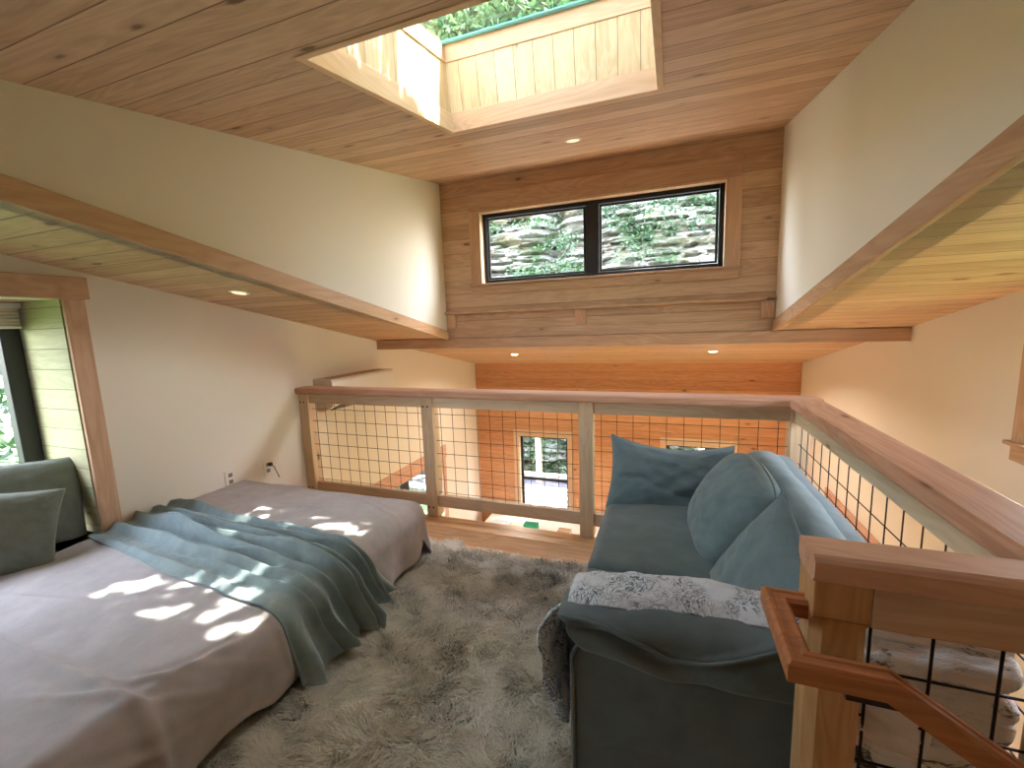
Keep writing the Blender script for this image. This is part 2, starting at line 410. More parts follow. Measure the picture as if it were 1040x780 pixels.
# dormer edge trims
for nm, xa, xb in (('trim_1', CL - .006, CL + .018), ('trim_2', CR - .018, CR + .006)):
    m = MB(); y0, y1 = YR0 + .05, YW - .002
    m.hexa([(xa,y0,soff(y0)-.012),(xb,y0,soff(y0)-.012),(xb,y1,soff(y1)-.012),(xa,y1,soff(y1)-.012),(xa,y0,soff(y0)+.07),(xb,y0,soff(y0)+.07),(xb,y1,soff(y1)+.07),(xa,y1,soff(y1)+.07)])
    S(m.build(nm, M['trimy'], bevel=.003))
# window wall ledge, battens and the long beam
S(MB().box(CL, CR, YW - .035, YW, 1.447, 1.472).build('trim_3', M['trimx'], bevel=.004))
for i, xc in enumerate((-1.845, -.665, .665)):
    S(MB().box(xc - .045, xc + .045, YW - .022, YW, 1.325, 1.446).build('trim_%d' % (4 + i), M['trimz'], bevel=.004))
S(MB().box(XL + .03, XR, YW - .03, YW + .14, 1.142, 1.232).build('trim_7', M['trimx'], bevel=.004))
S(MB().box(CL + .02, CR - .02, YW - .012, YW, 1.234, 1.31).build('trim_8', M['trimx'], bevel=.003))

def window(name, ax, u0, u1, z0, z1, pos, inward, fw=.045, mull=None, split=None, depth=.05, gl='glass', fmat='black', low=.0):
    """ax 'x' = lies in an X-facing wall (u is Y); 'y' = in a Y-facing wall (u is X). pos = depth coordinate of the frame"""
    def bx(m, a0, a1, zz0, zz1, d0, d1):
        lo, hi = sorted((pos + d0, pos + d1))
        if ax == 'y': m.box(a0, a1, lo, hi, zz0, zz1)
        else: m.box(lo, hi, a0, a1, zz0, zz1)
    m = MB(); D = depth * inward
    bx(m, u0, u0 + fw, z0, z1, 0, D); bx(m, u1 - fw, u1, z0, z1, 0, D)
    bx(m, u0 + fw, u1 - fw, z0, z0 + fw * .8, 0, D); bx(m, u0 + fw, u1 - fw, z1 - fw, z1, 0, D)
    if mull: bx(m, mull - fw * 1.15, mull + fw * 1.15, z0 + fw * .8, z1 - fw, 0, D)
    if split: bx(m, u0 + fw, u1 - fw, split - .018, split + .018, 0, D)
    w = S(m.build(name, M[fmat], bevel=.004))
    g = MB(); bx(g, u0 + fw * .7, u1 - fw * .7, z0 + .02, z1 - .02, D * .35, D * .35 + .006)
    g.build('glass', M[gl], w)
    return w
w1 = window('window_1', 'y', OX0, OX1, OZ0, OZ1, YW + .10, -1, mull=-.575)
# sash inner beads
m = MB()
for a, b in ((OX0 + .05, -.63), (-.52, OX1 - .05)):
    for (x0, x1, z0, z1) in ((a, a + .018, OZ0 + .04, OZ1 - .05), (b - .018, b, OZ0 + .04, OZ1 - .05), (a + .018, b - .018, OZ0 + .04, OZ0 + .056), (a + .018, b - .018, OZ1 - .066, OZ1 - .05)):
        m.box(x0, x1, YW + .06, YW + .078, z0, z1)
m.build('window_frame', M['black'], w1, bevel=.003)
def casing(name_i, ax, u0, u1, z0, z1, pos, inward, side=.088, head=.15, apron=.085, mats=('trimx', 'trimz'), th=.02, stool=True, headlap=.0):
    out = []
    def bx(a0, a1, zz0, zz1, mt, t=th):
        lo, hi = sorted((pos, pos + t * inward))
        m = MB(); m.box(a0, a1, lo, hi, zz0, zz1) if ax == 'y' else m.box(lo, hi, a0, a1, zz0, zz1)
        i = next(name_i); S(m.build('trim_%d' % i, M[mt], bevel=.003))
    h, v = mats
    bx(u0 - side, u0, z0, z1, v); bx(u1, u1 + side, z0, z1, v)
    bx(u0 - side - headlap, u1 + side + headlap, z1, z1 + head, h, th * 1.1)
    if apron: bx(u0 - side, u1 + side, z0 - apron, z0 - .016, h)
    if stool: bx(u0 - side - .02, u1 + side + .02, z0 - .016, z0 + .002, h, th * 1.9)
import itertools
TI = itertools.count(9)
casing(TI, 'y', OX0, OX1, OZ0, OZ1, YW, -1)
# window jamb liners (pale reveal around the black frame)
m = MB(); m.box(OX0 - .0, OX0 + .014, YW - .02, YW + .055, OZ0, OZ1); m.box(OX1 - .014, OX1, YW - .02, YW + .055, OZ0, OZ1)
m.box(OX0, OX1, YW - .02, YW + .055, OZ1 - .014, OZ1); S(m.build('trim_60', M['palez']))

# niche: lining, window, header and casing
ND = -3.13
m = MB()
m.box(ND, XL - .1, NY1 - .006, NY1 + .04, NZ0 - .03, NZ1 + .04)
m.box(XL - .1, XL + .001, NY1 - .006, NY1 + .03, NZ0, NZ1)
S(m.build('wall_niche_end', M['niche']))
S(MB().box(ND, XL - .12, NY0 - .04, NY0, NZ0 - .03, NZ1 + .04).build('wall_niche_near', M['niche']))
S(MB().box(ND, XL - .12, NY0, NY1, NZ1, NZ1 + .04).build('ceiling_niche', M['trimy']))
S(MB().box(ND, XL, NY0, NY1, NZ0 - .03, NZ0).build('trim_61', M['trimy']))
wn = window('window_2', 'x', NY0 + .02, NY1 - .01, NZ0 + .05, NZ1 - .0, ND, 1, fw=.075, mull=.35, depth=.06)
S(MB().box(ND - .01, ND + .05, NY0, NY1, NZ0, NZ0 + .05).build('trim_62', M['trimy']))
S(MB().box(XL, XL + .022, NY1, NY1 + .082, .02, NZ1).build('trim_63', M['trimz'], bevel=.003))
S(MB().box(XL, XL + .022, NY0 - .082, NY0, .02, NZ1).build('trim_64', M['trimz'], bevel=.003))
S(MB().box(XL, XL + .03, NY0 - .11, NY1 + .10, NZ1, NZ1 + .105).build('trim_65', M['trimy'], bevel=.004))
S(MB().box(XL, XL + .022, NY0, NY1, .02, NZ0 - .03).build('trim_66', M['trimy'], bevel=.003))
sh = thing('window_shade', (ND + .09, .4, NZ1 - .05), 'pale cellular blind drawn up at the top of the niche window', 'window shade')
m = MB()
for i in range(5): m.box(ND + .068, ND + .108, NY0 + .05, NY1 - .02, NZ1 - .045 - i*.016, NZ1 - .031 - i*.016)
m.build('pleats', M['shade'], sh, bevel=.004); MB().box(ND + .064, ND + .114, NY0 + .04, NY1 - .01, NZ1 - .031, NZ1 - .003).build('head_rail', M['white'], sh, bevel=.003)
MB().box(ND + .066, ND + .112, NY0 + .05, NY1 - .02, NZ1 - .128, NZ1 - .112).build('bottom_rail', M['white'], sh, bevel=.004)

# other windows
wl = window('window_3', 'x', LWY0, LWY1, LWZ0, LWZ1, XL - .1, 1, fw=.05, mull=3.9)
casing(TI, 'x', LWY0, LWY1, LWZ0, LWZ1, XL, 1, head=.165, headlap=.02, mats=('capy', 'capx'), stool=False)
window('window_4', 'x', RW[0], RW[1], RW[2], RW[3], XR + .1, -1, fw=.05)
casing(TI, 'x', RW[0], RW[1], RW[2], RW[3], XR, -1, head=.10, mats=('trimy', 'trimz'))
window('window_5', 'x', RW2[0], RW2[1], RW2[2], RW2[3], XR + .1, -1, fw=.05)
casing(TI, 'x', RW2[0], RW2[1], RW2[2], RW2[3], XR, -1, head=.13, headlap=.02, mats=('capy', 'trimz'), stool=False)
for k, (x0, x1, z0, z1) in enumerate(BW):
    window('window_%d' % (6 + k), 'y', x0, x1, z0, z1, YB + .11, -1, fw=.045, split=-.96)
    i = next(TI); m = MB(); m.box(x0 - .0, x0 + .012, YB - .012, YB + .06, z0, z1); m.box(x1 - .012, x1, YB - .012, YB + .06, z0, z1); m.box(x0, x1, YB - .012, YB + .06, z1 - .012, z1)
    S(m.build('trim_%d' % i, M['palez']))
    casing(TI, 'y', x0, x1, z0, z1, YB, -1, side=.07, head=.09, apron=.07, mats=('trimx', 'trimz'))

# skylight shaft, square to the roof slope
N = Vector((0, -.168, 1)).normalized()
def sp(x, y, h): return Vector((x, y, ceilz(y))) + N * h
def sbox(m, x0, x1, y0, y1, h0, h1):
    m.hexa([sp(x0,y0,h0), sp(x1,y0,h0), sp(x1,y1,h0), sp(x0,y1,h0), sp(x0,y0,h1), sp(x1,y0,h1), sp(x1,y1,h1), sp(x0,y1,h1)])
HB, HT, HG = .085, .31, .395
j = itertools.count(70)
for (x0, x1, y0, y1, mt, tm) in ((SX0, SX1, SY1, SY1 + .022, 'shaft_far', 'shaft_tx'), (SX0, SX1, SY0 - .022, SY0, 'shaft_far', 'shaft_tx'),
                                 (SX0 - .022, SX0, SY0 - .022, SY1 + .022, 'shaft_side', 'shaft_ty'), (SX1, SX1 + .022, SY0 - .022, SY1 + .022, 'shaft_side', 'shaft_ty')):
    m = MB(); sbox(m, x0, x1, y0, y1, HB, HT); S(m.build('trim_%d' % next(j), M[mt]))
    ix = .006 if y1 - y0 < .1 and y0 > 1.5 else (-.006 if y1 - y0 < .1 else 0)
    iy0 = y0 - (ix if ix > 0 else 0); iy1 = y1 - (ix if ix < 0 else 0)
    jx = 0.006 if (x1 - x0 < .1 and x0 < -.5) else (-.006 if x1 - x0 < .1 else 0)
    ix0 = x0 + (jx if jx < 0 else 0); ix1 = x1 + (jx if jx > 0 else 0)
    for h0, h1 in ((-.004, HB), (HT, HG - .006)):
        m = MB(); sbox(m, ix0, ix1, iy0, iy1, h0, h1); S(m.build('trim_%d' % next(j), M[tm], bevel=.002))
m = MB()   # outer curb keeps daylight to the glazing only
for (x0, x1, y0, y1) in ((SX0-.08, SX1+.08, SY1+.024, SY1+.08), (SX0-.08, SX1+.08, SY0-.08, SY0-.024), (SX0-.08, SX0-.024, SY0-.024, SY1+.024), (SX1+.024, SX1+.08, SY0-.024, SY1+.024)):
    sbox(m, x0, x1, y0, y1, .05, HG - .004)
S(m.build('trim_90', M['black']))
m = MB(); sbox(m, SX0 - .02, SX1 + .02, SY0 - .02, SY1 + .02, HG + .0, HG + .008); sk = m.build('window_9', M['sglass']); S(sk)
m = MB(); sbox(m, SX0, SX1, SY1 - .022, SY1 - .006, HG - .012, HG - .001); sbox(m, SX0, SX1, SY1 - .03, SY1 - .027, HG - .008, HG - .001)
m.build('window_frame', plain('green_seal', srgb(120,176,166), .3), sk)

# ------------------------------------------------------------------ recessed lights
def downlight(x, y, f, on, label, tilt):
    z = f(y); t = thing('recessed_light', (x, y, z), label, 'ceiling light', 'recessed ceiling lights')
    up = Vector((0, -tilt, 1)).normalized()
    c = Vector((x, y, z))
    MB().disc(c - up * .004, .052, .006, 28, up).build('trim_ring', M['white'], t, bevel=.002)
    MB().disc(c - up * .006, .036, .004, 24, up).build('lens', M['bulb'] if on else M['bulb_faint'], t)
    return c, up
DL = [downlight(-2.26, 1.77, soff, False, 'round light with added faint glow in the low left ceiling above the bed', -.198),
      downlight(-.57, 2.81, ceilz, False, 'small round light with added faint glow in the high boarded ceiling between skylight and window', .168),
      downlight(-1.68, 4.70, soff, True, 'glowing round light in the far low ceiling, the left of two', -.198),
      downlight(.425, 4.62, soff, True, 'glowing round light in the far low ceiling, the right of two', -.198)]

# ------------------------------------------------------------------ railings
CAPZ = .914
def capprof(w, th=.038):
    h = w / 2
    return [(-h, -th), (-h, -.010), (-h + .006, -.004), (-h + .014, 0), (h - .014, 0), (h - .006, -.004), (h, -.010), (h, -th), (h - .01, -th - .012), (-h + .01, -th - .012)]
def mesh_y(y, x0, x1, z0, z1, xs, zs, r=.0018):
    m = MB()
    for x in xs: m.rod((x, y, z0), (x, y, z1), r, 6)
    for z in zs: m.rod((x0, y + .0045, z), (x1, y + .0045, z), r, 6)
    return m
def mesh_x(x, y0, y1, z0, z1, ys, zs, r=.0021):
    m = MB()
    for y in ys: m.rod((x, y, z0), (x, y, z1), r, 6)
    for z in zs: m.rod((x + .0045, y0, z), (x + .0045, y1, z), r, 6)
    return m
R1 = thing('loft_railing', (-1.0, 2.54, 0), 'wood railing with wire mesh running across the far edge of the loft', 'railing')
px = [(-2.698, -2.61), (-1.600, -1.513), (-.500, -.413), (.605, .693)]
for k, (a, b) in enumerate(px):
    p = MB().box(a, b, 2.50, 2.589, 0, CAPZ - .038).build('post', M['palez'], R1, bevel=.004)
    if k < 2:
        for zz in (.80, .11) if k == 0 else (.80, .07):
            for xx in (a + .02, a + .055): MB().disc((xx, 2.501, zz), .007, .004, 12, (0, -1, 0)).build('screw_plug', M['dwood'], p)
MB().sweep([(XL, 2.545, CAPZ), (.6635, 2.545, CAPZ), (.6635, 2.4, CAPZ)][:2] + [(.737, 2.545, CAPZ)], capprof(.14)).build('cap_rail', M['capx'], R1)
for (a, b) in ((px[0][1], px[1][0]), (px[1][1], px[2][0]), (px[2][1], px[3][0])):
    MB().box(a, b, 2.518, 2.556, .79, CAPZ - .038).build('top_rail', M['palex'], R1, bevel=.003)
    MB().box(a, b, 2.518, 2.556, .072, .156).build('bottom_rail', M['palex'], R1, bevel=.003)
    n = 11; xs = [a + (b - a) * (i + .5) / n for i in range(n)]; zs = [.175 + .0945 * i for i in range(7)]
    mesh_y(2.535, a, b, .15, .795, xs, zs).build('wire_mesh', M['wire'], R1)
R2 = thing('loft_railing', (.66, 1.7, 0), 'wood railing with wire mesh running behind the sofa along the stairwell', 'railing')
MB().sweep([(.6635, 2.472, CAPZ), (.6635, .835, CAPZ)], capprof(.147)).build('cap_rail', M['capy'], R2)
MB().box(.622, .66, .95, 2.498, .79, CAPZ - .038).build('top_rail', M['paley'], R2, bevel=.003)
MB().box(.622, .66, .95, 2.498, .072, .156).build('bottom_rail', M['paley'], R2, bevel=.003)
ys = [2.44 - .0985 * i for i in range(16)]
mesh_x(.641, .95, 2.5, .15, .82, ys, [.175 + .1 * i for i in range(7)]).build('wire_mesh', M['wire'], R2)
MB().box(.615, .70, .858, .945, -.3, CAPZ - .05).build('post', M['palez'], R2, bevel=.004)
# side brace trims seen under the cap
R3 = thing('stair_railing', (.45, .89, 0), 'short wood railing with wire mesh at the head of the stairs', 'railing')
m = MB(); a, b, c, d, ch = .257, .345, .852, .940, .017
m.box(a, b, c, d, -.30, -.0); 
MB().add([(a+ch,c,-.3),(b-ch,c,-.3),(b,c+ch,-.3),(b,d-ch,-.3),(b-ch,d,-.3),(a+ch,d,-.3),(a,d-ch,-.3),(a,c+ch,-.3),
          (a+ch,c,.775),(b-ch,c,.775),(b,c+ch,.775),(b,d-ch,.775),(b-ch,d,.775),(a+ch,d,.775),(a,d-ch,.775),(a,c+ch,.775),
          (a,c,.79),(b,c,.79),(b,c,.79),(b,d,.79),(b,d,.79),(a,d,.79),(a,d,.79),(a,c,.79)],
         [(i,(i+1)%8,8+(i+1)%8,8+i) for i in range(8)] + [(8+i,8+(i+1)%8,16+(i+1)%8,16+i) for i in range(8)] + [tuple(range(7,-1,-1)), (16,17,19,21)]).build('newel_post', M['newelz'], R3)
MB().box(a, b, c, d, .79, CAPZ - .04).build('newel_head', M['newelz'], R3, bevel=.003)
MB().sweep([(.252, .886, CAPZ), (.59, .886, CAPZ)], capprof(.098)).build('cap_rail', M['capx'], R3)
MB().box(.345, .615, .852, .89, .785, CAPZ - .04).build('top_rail', M['trimx'], R3, bevel=.003)
MB().box(.345, .615, .852, .89, .05, .13).build('bottom_rail', M['trimx'], R3, bevel=.003)
mesh_y(.892, .345, .615, .12, .79, [.361, .452, .545], [.18 + .0985*i for i in range(7)], .0026).build('wire_mesh', M['wire'], R3)
HR = thing('handrail', (.205, .80, .79), 'brown wooden handrail wrapping round the newel and sloping down the stairs', 'handrail')
w2, hh = .020, .034
prof = [(-w2, -hh), (-w2, -.006), (-w2+.006, 0), (-.007, -.0005), (-.0045, -.003), (.0045, -.003), (.007, -.0005), (w2-.006, 0), (w2, -.006), (w2, -hh)]
MB().sweep([(.257, .893, .803), (.205, .893, .803), (.205, .722, .803), (.322, .722, .803), (1.10, .722, .803 - .778*.66)], prof).build('rail', M['handr'], HR)
m = MB(); m.tube([(.30, .852, .70), (.30, .80, .70), (.30, .735, .745), (.30, .722, .772)], .007, 8); m.box(.262, .352, .703, .741, .759, .7695); m.disc((.30, .8535, .70), .02, .005, 20, (0, -1, 0))
m.build('bracket', M['black'], HR)

# ------------------------------------------------------------------ draped cloth helper
def drape(ux, uy, xe, ye, zt, r, h=0.0, flare=.0):
    """ux,uy: unfolded plan coordinates; edges at +x and +y fold down past (xe,ye) with radius r"""
    xi, yi = xe - r, ye - r
    qx = np.maximum(ux - xi, 0); qy = np.maximum(uy - yi, 0); d = np.hypot(qx, qy) + 1e-9
    dx, dy = qx / d, qy / d; a = np.minimum(d / r, math.pi / 2); rest = np.maximum(d - r * math.pi / 2, 0)
    s = r * np.sin(a); z = zt - r * (1 - np.cos(a)) - rest
    x = np.where(qx > 0, xi, ux) + dx * (s + rest * flare); y = np.where(qy > 0, yi, uy) + dy * (s + rest * flare)
    P = np.stack([x, y, z], -1)
    nx, ny, nz = dx * np.sin(a), dy * np.sin(a), np.cos(a)
    return P + np.stack([nx, ny, nz], -1) * np.asarray(h)[..., None]

# ------------------------------------------------------------------ bed
BED = thing('bed', (-2.0, 1.0, 0), 'low bed with a grey duvet against the left wall below the niche', 'bed')
MB().box(-2.68, -1.36, -.02, 1.97, .10, .17).build('bed_frame', M['dwood'], BED, bevel=.01)
for (x, y) in ((-1.34, 1.93), (-1.38, .06), (-2.6, 1.90), (-2.6, .06)):
    MB().rod((x, y, 0), (x, y, .10), .022, 16, .032).build('leg', M['dwood'], BED)
MB().box(-2.685, -1.36, -.02, 1.985, .17, .32).build('mattress', M['whitec'], BED, bevel=.04, segs=4)
u = np.linspace(0, 1, 150); v = np.linspace(0, 1, 230)
U, V = np.meshgrid(u, v, indexing='ij')
U, V = -2.69 + U * (1.645 + .018 * fbm(V * 9, 0, 0, 4) - .06 * np.exp(-((V * 2.335 - 2.03) / .10) ** 2)), -.05 + V * (2.335 + .012 * fbm(U * 6, 0, 0, 6))
H = .010 * fbm(U * 2.2, V * 2.2, 0, 3) + .004 * fbm(U * 9, V * 7, 0, 5)
H += .007 * np.maximum(0, fbm(U * 3 + V * 2, V * 4 - U, 0, 9)) ** 1
side = np.clip((U + 1.32) / .25, 0, 1) + np.clip((V - 2.0) / .25, 0, 1)
H += side * (.014 * np.sin(V * 21 + 2 * fbm(U * 3, V * 3, 0, 2)) * np.clip((U + 1.32) / .2, 0, 1) + .012 * fbm(U * 4, V * 5, 0, 12))
# folded edge of the upper layer, with small puckers where it turns down the side
edge = .615 + .010 * fbm(U * 6, V * 0, 0, 21)
H += .018 / (1 + np.exp((V - edge) / .005)) + .012 * np.exp(-((V - edge + .02) / .022) ** 2)
for k, (x0, y0, a, L) in enumerate(((-1.36, .72, .9, .13), (-1.33, .80, 1.3, .11), (-1.42, .66, .5, .12), (-1.9, 1.75, .3, .2), (-1.5, 1.85, -.4, .2), (-2.2, .8, .2, .2), (-1.30, .66, 1.0, .10), (-1.45, .57, .35, .16), (-1.25, .50, 1.2, .14), (-1.9, .35, .15, .3), (-1.27, 1.0, .1, .2))):
    dx, dy = U - x0, V - y0; t = dx * math.cos(a) + dy * math.sin(a); n = -dx * math.sin(a) + dy * math.cos(a)
    H += .010 * np.exp(-(n / .012) ** 2 - (t / L) ** 2) - .005 * np.exp(-((n - .02) / .014) ** 2 - (t / L) ** 2)
P = drape(U, V, -1.285, 2.035, .355, .085, H + .004, .02)
link('duvet', grid(P), M['bed'], BED, smooth=True, solid=.012)

# blanket
BL = None
s = np.linspace(0, 1, 240); t = np.linspace(0, 1, 210)
Sf, Tg = np.meshgrid(s, t, indexing='ij')
Sg = -2.70 + Sf * (1.70 - .055 * Tg + .022 * np.sin(Tg * 11 + 1) + .012 * np.sin(Tg * 31))
g = np.clip((Sg + 2.70) / 1.4, 0, 1.3)
hang = np.clip((Sg + 1.32) / .25, 0, 1)
y0 = 1.14 - .13 * g - .03 * np.sin(g * 3) + .012 * fbm(Sg * 3, 0, 0, 31) + .03 * hang; y1 = 1.555 - .09 * g + .11 * hang + .02 * fbm(Sg * 3, 1, 0, 33)
Yg = y0 + (y1 - y0) * Tg
w1 = .5 * fbm(Sg * 1.6, Tg * 1.8, 0, 43); w2_ = .35 * fbm(Sg * 3.5, Tg * 3, 0, 44)
Hb = 0
for (t0, sl, wd, am, ss0, ss1) in ((.33, .10, .045, .030, -2.7, -.9), (.47, -.10, .035, .034, -2.75, -1.5), (.56, .16, .05, .040, -2.4, -.9), (.70, -.05, .04, .036, -2.7, -.9), (.80, .12, .03, .030, -2.5, -1.2),
                               (.90, -.04, .045, .034, -2.7, -.9), (.22, .22, .03, .018, -1.9, -.9), (.10, .10, .05, .010, -2.7, -1.5), (.62, -.2, .022, .020, -2.3, -1.4), (.42, .25, .022, .018, -2.1, -.9)):
    d = Tg - (t0 + sl * (Sg + 1.8) * .5 + .10 * w1 + .04 * w2_)
    env = 1 / (1 + np.exp(-(Sg - ss0) / .06)) / (1 + np.exp((Sg - ss1) / .06))
    asym = np.where(d > 0, wd * .38, wd * 1.15)
    Hb = Hb + 2.1 * am * env * np.exp(-(d / asym) ** 2) * (.8 + .4 * w1)
Hb += .004 * fbm(Sg * 12, Yg * 16, 0, 50) + .006 * fbm(Sg * 5, Yg * 8, 0, 52)
Hb = .014 + Hb * np.minimum(1, np.minimum(Tg, 1 - Tg) * 14 + .10)
Hb += hang * (.055 * np.maximum(0, np.sin(Tg * 2 * math.pi * 3.4 + .8 * fbm(Sg * 2, Tg * 3, 0, 51))) ** 1.5 + .012)
P = drape(Sg, Yg, -1.285, 9, .358, .09, Hb, .10)
P[..., 2] = np.maximum(P[..., 2], .05)
bl = link('throw_blanket', grid(P), M['blank'], None, origin=(-2.0, 1.3, .37), smooth=True, solid=.008)
tag(bl, 'rumpled sage-blue throw blanket lying across the middle of the bed and hanging over its side', 'blanket')

# ------------------------------------------------------------------ pillows
def pillow(w, h, T, c, nrm, up, seed, pinch=.09, wr=1.0, sag=0.0, nu=56, topdip=0.0, plump=.5, cr=.0):
    a = np.sin(np.linspace(-1, 1, nu) * math.pi / 2); U, V = np.meshgrid(a, a, indexing='ij')
    t = ((1 - np.abs(U) ** 2.4) * (1 - np.abs(V) ** 2.4)).clip(0) ** plump
    X = w / 2 * U * (1 - pinch * (1 - V * V) * np.abs(U)); Z = h / 2 * V * (1 - pinch * (1 - U * U) * np.abs(V))
    Z = Z - topdip * h * (1 - U * U) * np.clip(V, 0, 1)
    kr = 1 - cr * (U * U * V * V) ** 1.5; X = X * kr; Z = Z * kr
    n = Vector(nrm).normalized(); upv = Vector(up); r = upv.cross(n).normalized(); upv = n.cross(r)
    out = []
    for sgn in (1, -1):
        k = seed + (0 if sgn > 0 else 5)
        rad = np.arctan2(np.abs(V) - 1.05, np.abs(U) - 1.05)
        crease = np.sin(rad * 26 + 3 * fbm(U * 2, V * 2, 0, k)) * np.exp(-np.hypot(np.abs(U) - 1, np.abs(V) - 1) * 2.6)
        D = T / 2 * t * (1 + .10 * fbm(U * 1.5, V * 1.5, 0, k)) + t * wr * (.006 * fbm(U * 4, V * 4, 0, k + 1) + .004 * crease)
        D = D + t * wr * .007 * -np.exp(-((V + .35 + .25 * U + .15 * fbm(U * 2, 0, 0, k)) / .07) ** 2)
        Zs = Z - sag * t * T
        out.append(np.stack([X, sgn * D, Zs], -1))
    B = np.array([r, n, upv]); C = np.array(c)
    PT = [q @ B + C for q in out]
    A = grid(PT[0]); 
    v1 = PT[0].reshape(-1, 3); v2 = PT[1].reshape(-1, 3); idx = np.arange(nu*nu).reshape(nu, nu)
    F = np.stack([idx[:-1,:-1].ravel(), idx[1:,:-1].ravel(), idx[1:,1:].ravel(), idx[:-1,1:].ravel()], 1)
    bpy.data.meshes.remove(A)
    me = bpy.data.meshes.new('pillow'); me.from_pydata(np.concatenate([v1, v2]).tolist(), [], F.tolist() + (F[:, ::-1] + nu*nu).tolist()); me.update()
    weld(me, 1e-5)
    # seam line
    e = 120; ang = []
    for k in range(4):
        q = np.linspace(-1, 1, 31)[:-1]
        if k == 0: uu, vv = q, -np.ones(30)
        elif k == 1: uu, vv = np.ones(30), q
        elif k == 2: uu, vv = -q, np.ones(30)
        else: uu, vv = -np.ones(30), -q
        xs = w / 2 * uu * (1 - pinch * (1 - vv*vv) * np.abs(uu)); zs = h / 2 * vv * (1 - pinch * (1 - uu*uu) * np.abs(vv)) - topdip * h * (1 - uu*uu) * np.clip(vv, 0, 1)
        kk_ = 1 - cr * (uu * uu * vv * vv) ** 1.5; xs = xs * kk_; zs = zs * kk_
        ang += [np.array([x, 0, z]) @ B + C for x, z in zip(xs, zs)]
    return me, ang
def make_pillow(name, label, cat, mat, group, seam=None, **kw):
    me, ring = pillow(**kw)
    lo = min(v.co.z for v in me.vertices); c = kw['c']
    o = link(name, me, mat, None, origin=(c[0], c[1], lo), smooth=True); tag(o, label, cat, group)
    mb = MB(); mb.tube(ring + [ring[0]], .0042, 6); mb.build('piping', seam or mat, o, smooth=True)
    return o
make_pillow('cushion', 'blue cushion lying lengthwise at the far end of the sofa', 'cushion', M['sofab'], 'blue sofa cushions',
            w=.60, h=.38, T=.17, c=(.02, 2.20, .548), nrm=(.10, -.85, .40), up=(.07, 0, 1), seed=11, pinch=.07, wr=2.2, topdip=.10)
make_pillow('cushion', 'plump rounded blue cushion leaning on the sofa back between two others', 'cushion', M['sofab'], 'blue sofa cushions',
            w=.44, h=.40, T=.21, c=(.25, 1.82, .572), nrm=(-.85, -.18, .5), up=(.35, -.12, 1), seed=23, pinch=-.06, wr=1.2, plump=.42, cr=.15)
make_pillow('cushion', 'square blue cushion with a pointed corner, nearest the newel post', 'cushion', M['sofab'], 'blue sofa cushions',
            w=.40, h=.43, T=.15, c=(.266, 1.32, .545), nrm=(-.88, -.22, .36), up=(.26, -.36, 1), seed=37, pinch=.07, wr=1.0)
make_pillow('cushion', 'larger olive cushion standing at the back of the window niche', 'cushion', M['green'], 'olive niche cushions', seam=cloth('olive_seam', srgb(120,124,110), srgb(140,144,130)),
            w=.52, h=.42, T=.15, c=(-2.87, .955, .575), nrm=(.92, -.22, .22), up=(-.15, .17, 1), seed=41, pinch=.04, wr=1.2)
make_pillow('cushion', 'smaller olive cushion leaning in front of the other at the bed edge', 'cushion', M['green'], 'olive niche cushions', seam=cloth('olive_seam', srgb(130,134,120), srgb(150,154,140)),
            w=.44, h=.36, T=.14, c=(-2.72, .83, .53), nrm=(.88, -.25, .38), up=(-.2, .34, 1), seed=53, pinch=.06, wr=1.2)

# ------------------------------------------------------------------ sofa
SO = thing('sofa', (.12, 1.7, 0), 'slate blue slipcovered sofa along the stair railing', 'sofa')
def cushion_box(x0, x1, y0, y1, z0, z1, r, seed, crown=.02, amp=.006, n=44):
    """rounded upholstery block"""
    a = np.linspace(-1, 1, n); out = []
    cx, cy, cz = (x0+x1)/2, (y0+y1)/2, (z0+z1)/2; hx, hy, hz = (x1-x0)/2, (y1-y0)/2, (z1-z0)/2
    vs = []; fs = []
    for ax in range(3):
        for sg in (-1, 1):
            U, V = np.meshgrid(a, a, indexing='ij'); W = np.full_like(U, sg)
            q = [None]*3; q[ax] = W; q[(ax+1) % 3] = U; q[(ax+2) % 3] = V
            p = np.stack([q[0]*hx, q[1]*hy, q[2]*hz], -1); h = np.array([hx, hy, hz])
            inner = np.clip(p, -(h - r), h - r); d = p - inner; L = np.linalg.norm(d, axis=-1, keepdims=True) + 1e-9
            p = inner + d / L * np.minimum(L, r)
            p = inner + d / L * r
            nn = d / L
            cr = crown * (1 - (p[..., 0]/hx)**2).clip(0) * (1 - (p[..., 1]/hy)**2).clip(0)
            p[..., 2] += np.where(p[..., 2] > 0, cr, 0)
            nz = amp * fbm((p[..., 0]+cx)*5, (p[..., 1]+cy)*5, (p[..., 2]+cz)*5, seed)
            p = p + nn * nz[..., None]
            i0 = len(vs); vs += (p + np.array([cx, cy, cz])).reshape(-1, 3).tolist()
            idx = np.arange(n*n).reshape(n, n) + i0
            fs += np.stack([idx[:-1,:-1].ravel(), idx[1:,:-1].ravel(), idx[1:,1:].ravel(), idx[:-1,1:].ravel()], 1).tolist()
    me = bpy.data.meshes.new('c'); me.from_pydata(vs, [], fs); me.update(); return weld(me, 1e-4)
SX = -.265
link('base', cushion_box(SX + .015, .60, 1.03, 2.42, .05, .30, .05, 3, 0, .004), M['sofa'], SO, smooth=True)
for (x, y) in ((SX + .07, 1.08), (SX + .07, 2.36), (.54, 1.08), (.54, 2.36)):
    MB().rod((x, y, 0), (x, y, .06), .02, 12, .026).build('leg', M['dwood'], SO)
link('seat_cushion', cushion_box(SX - .02, .42, 1.16, 1.522, .27, .418, .035, 5, .014), M['sofa'], SO, smooth=True)
link('seat_cushion', cushion_box(SX - .02, .42, 1.530, 2.36, .27, .418, .04, 8, .03), M['sofa'], SO, smooth=True)
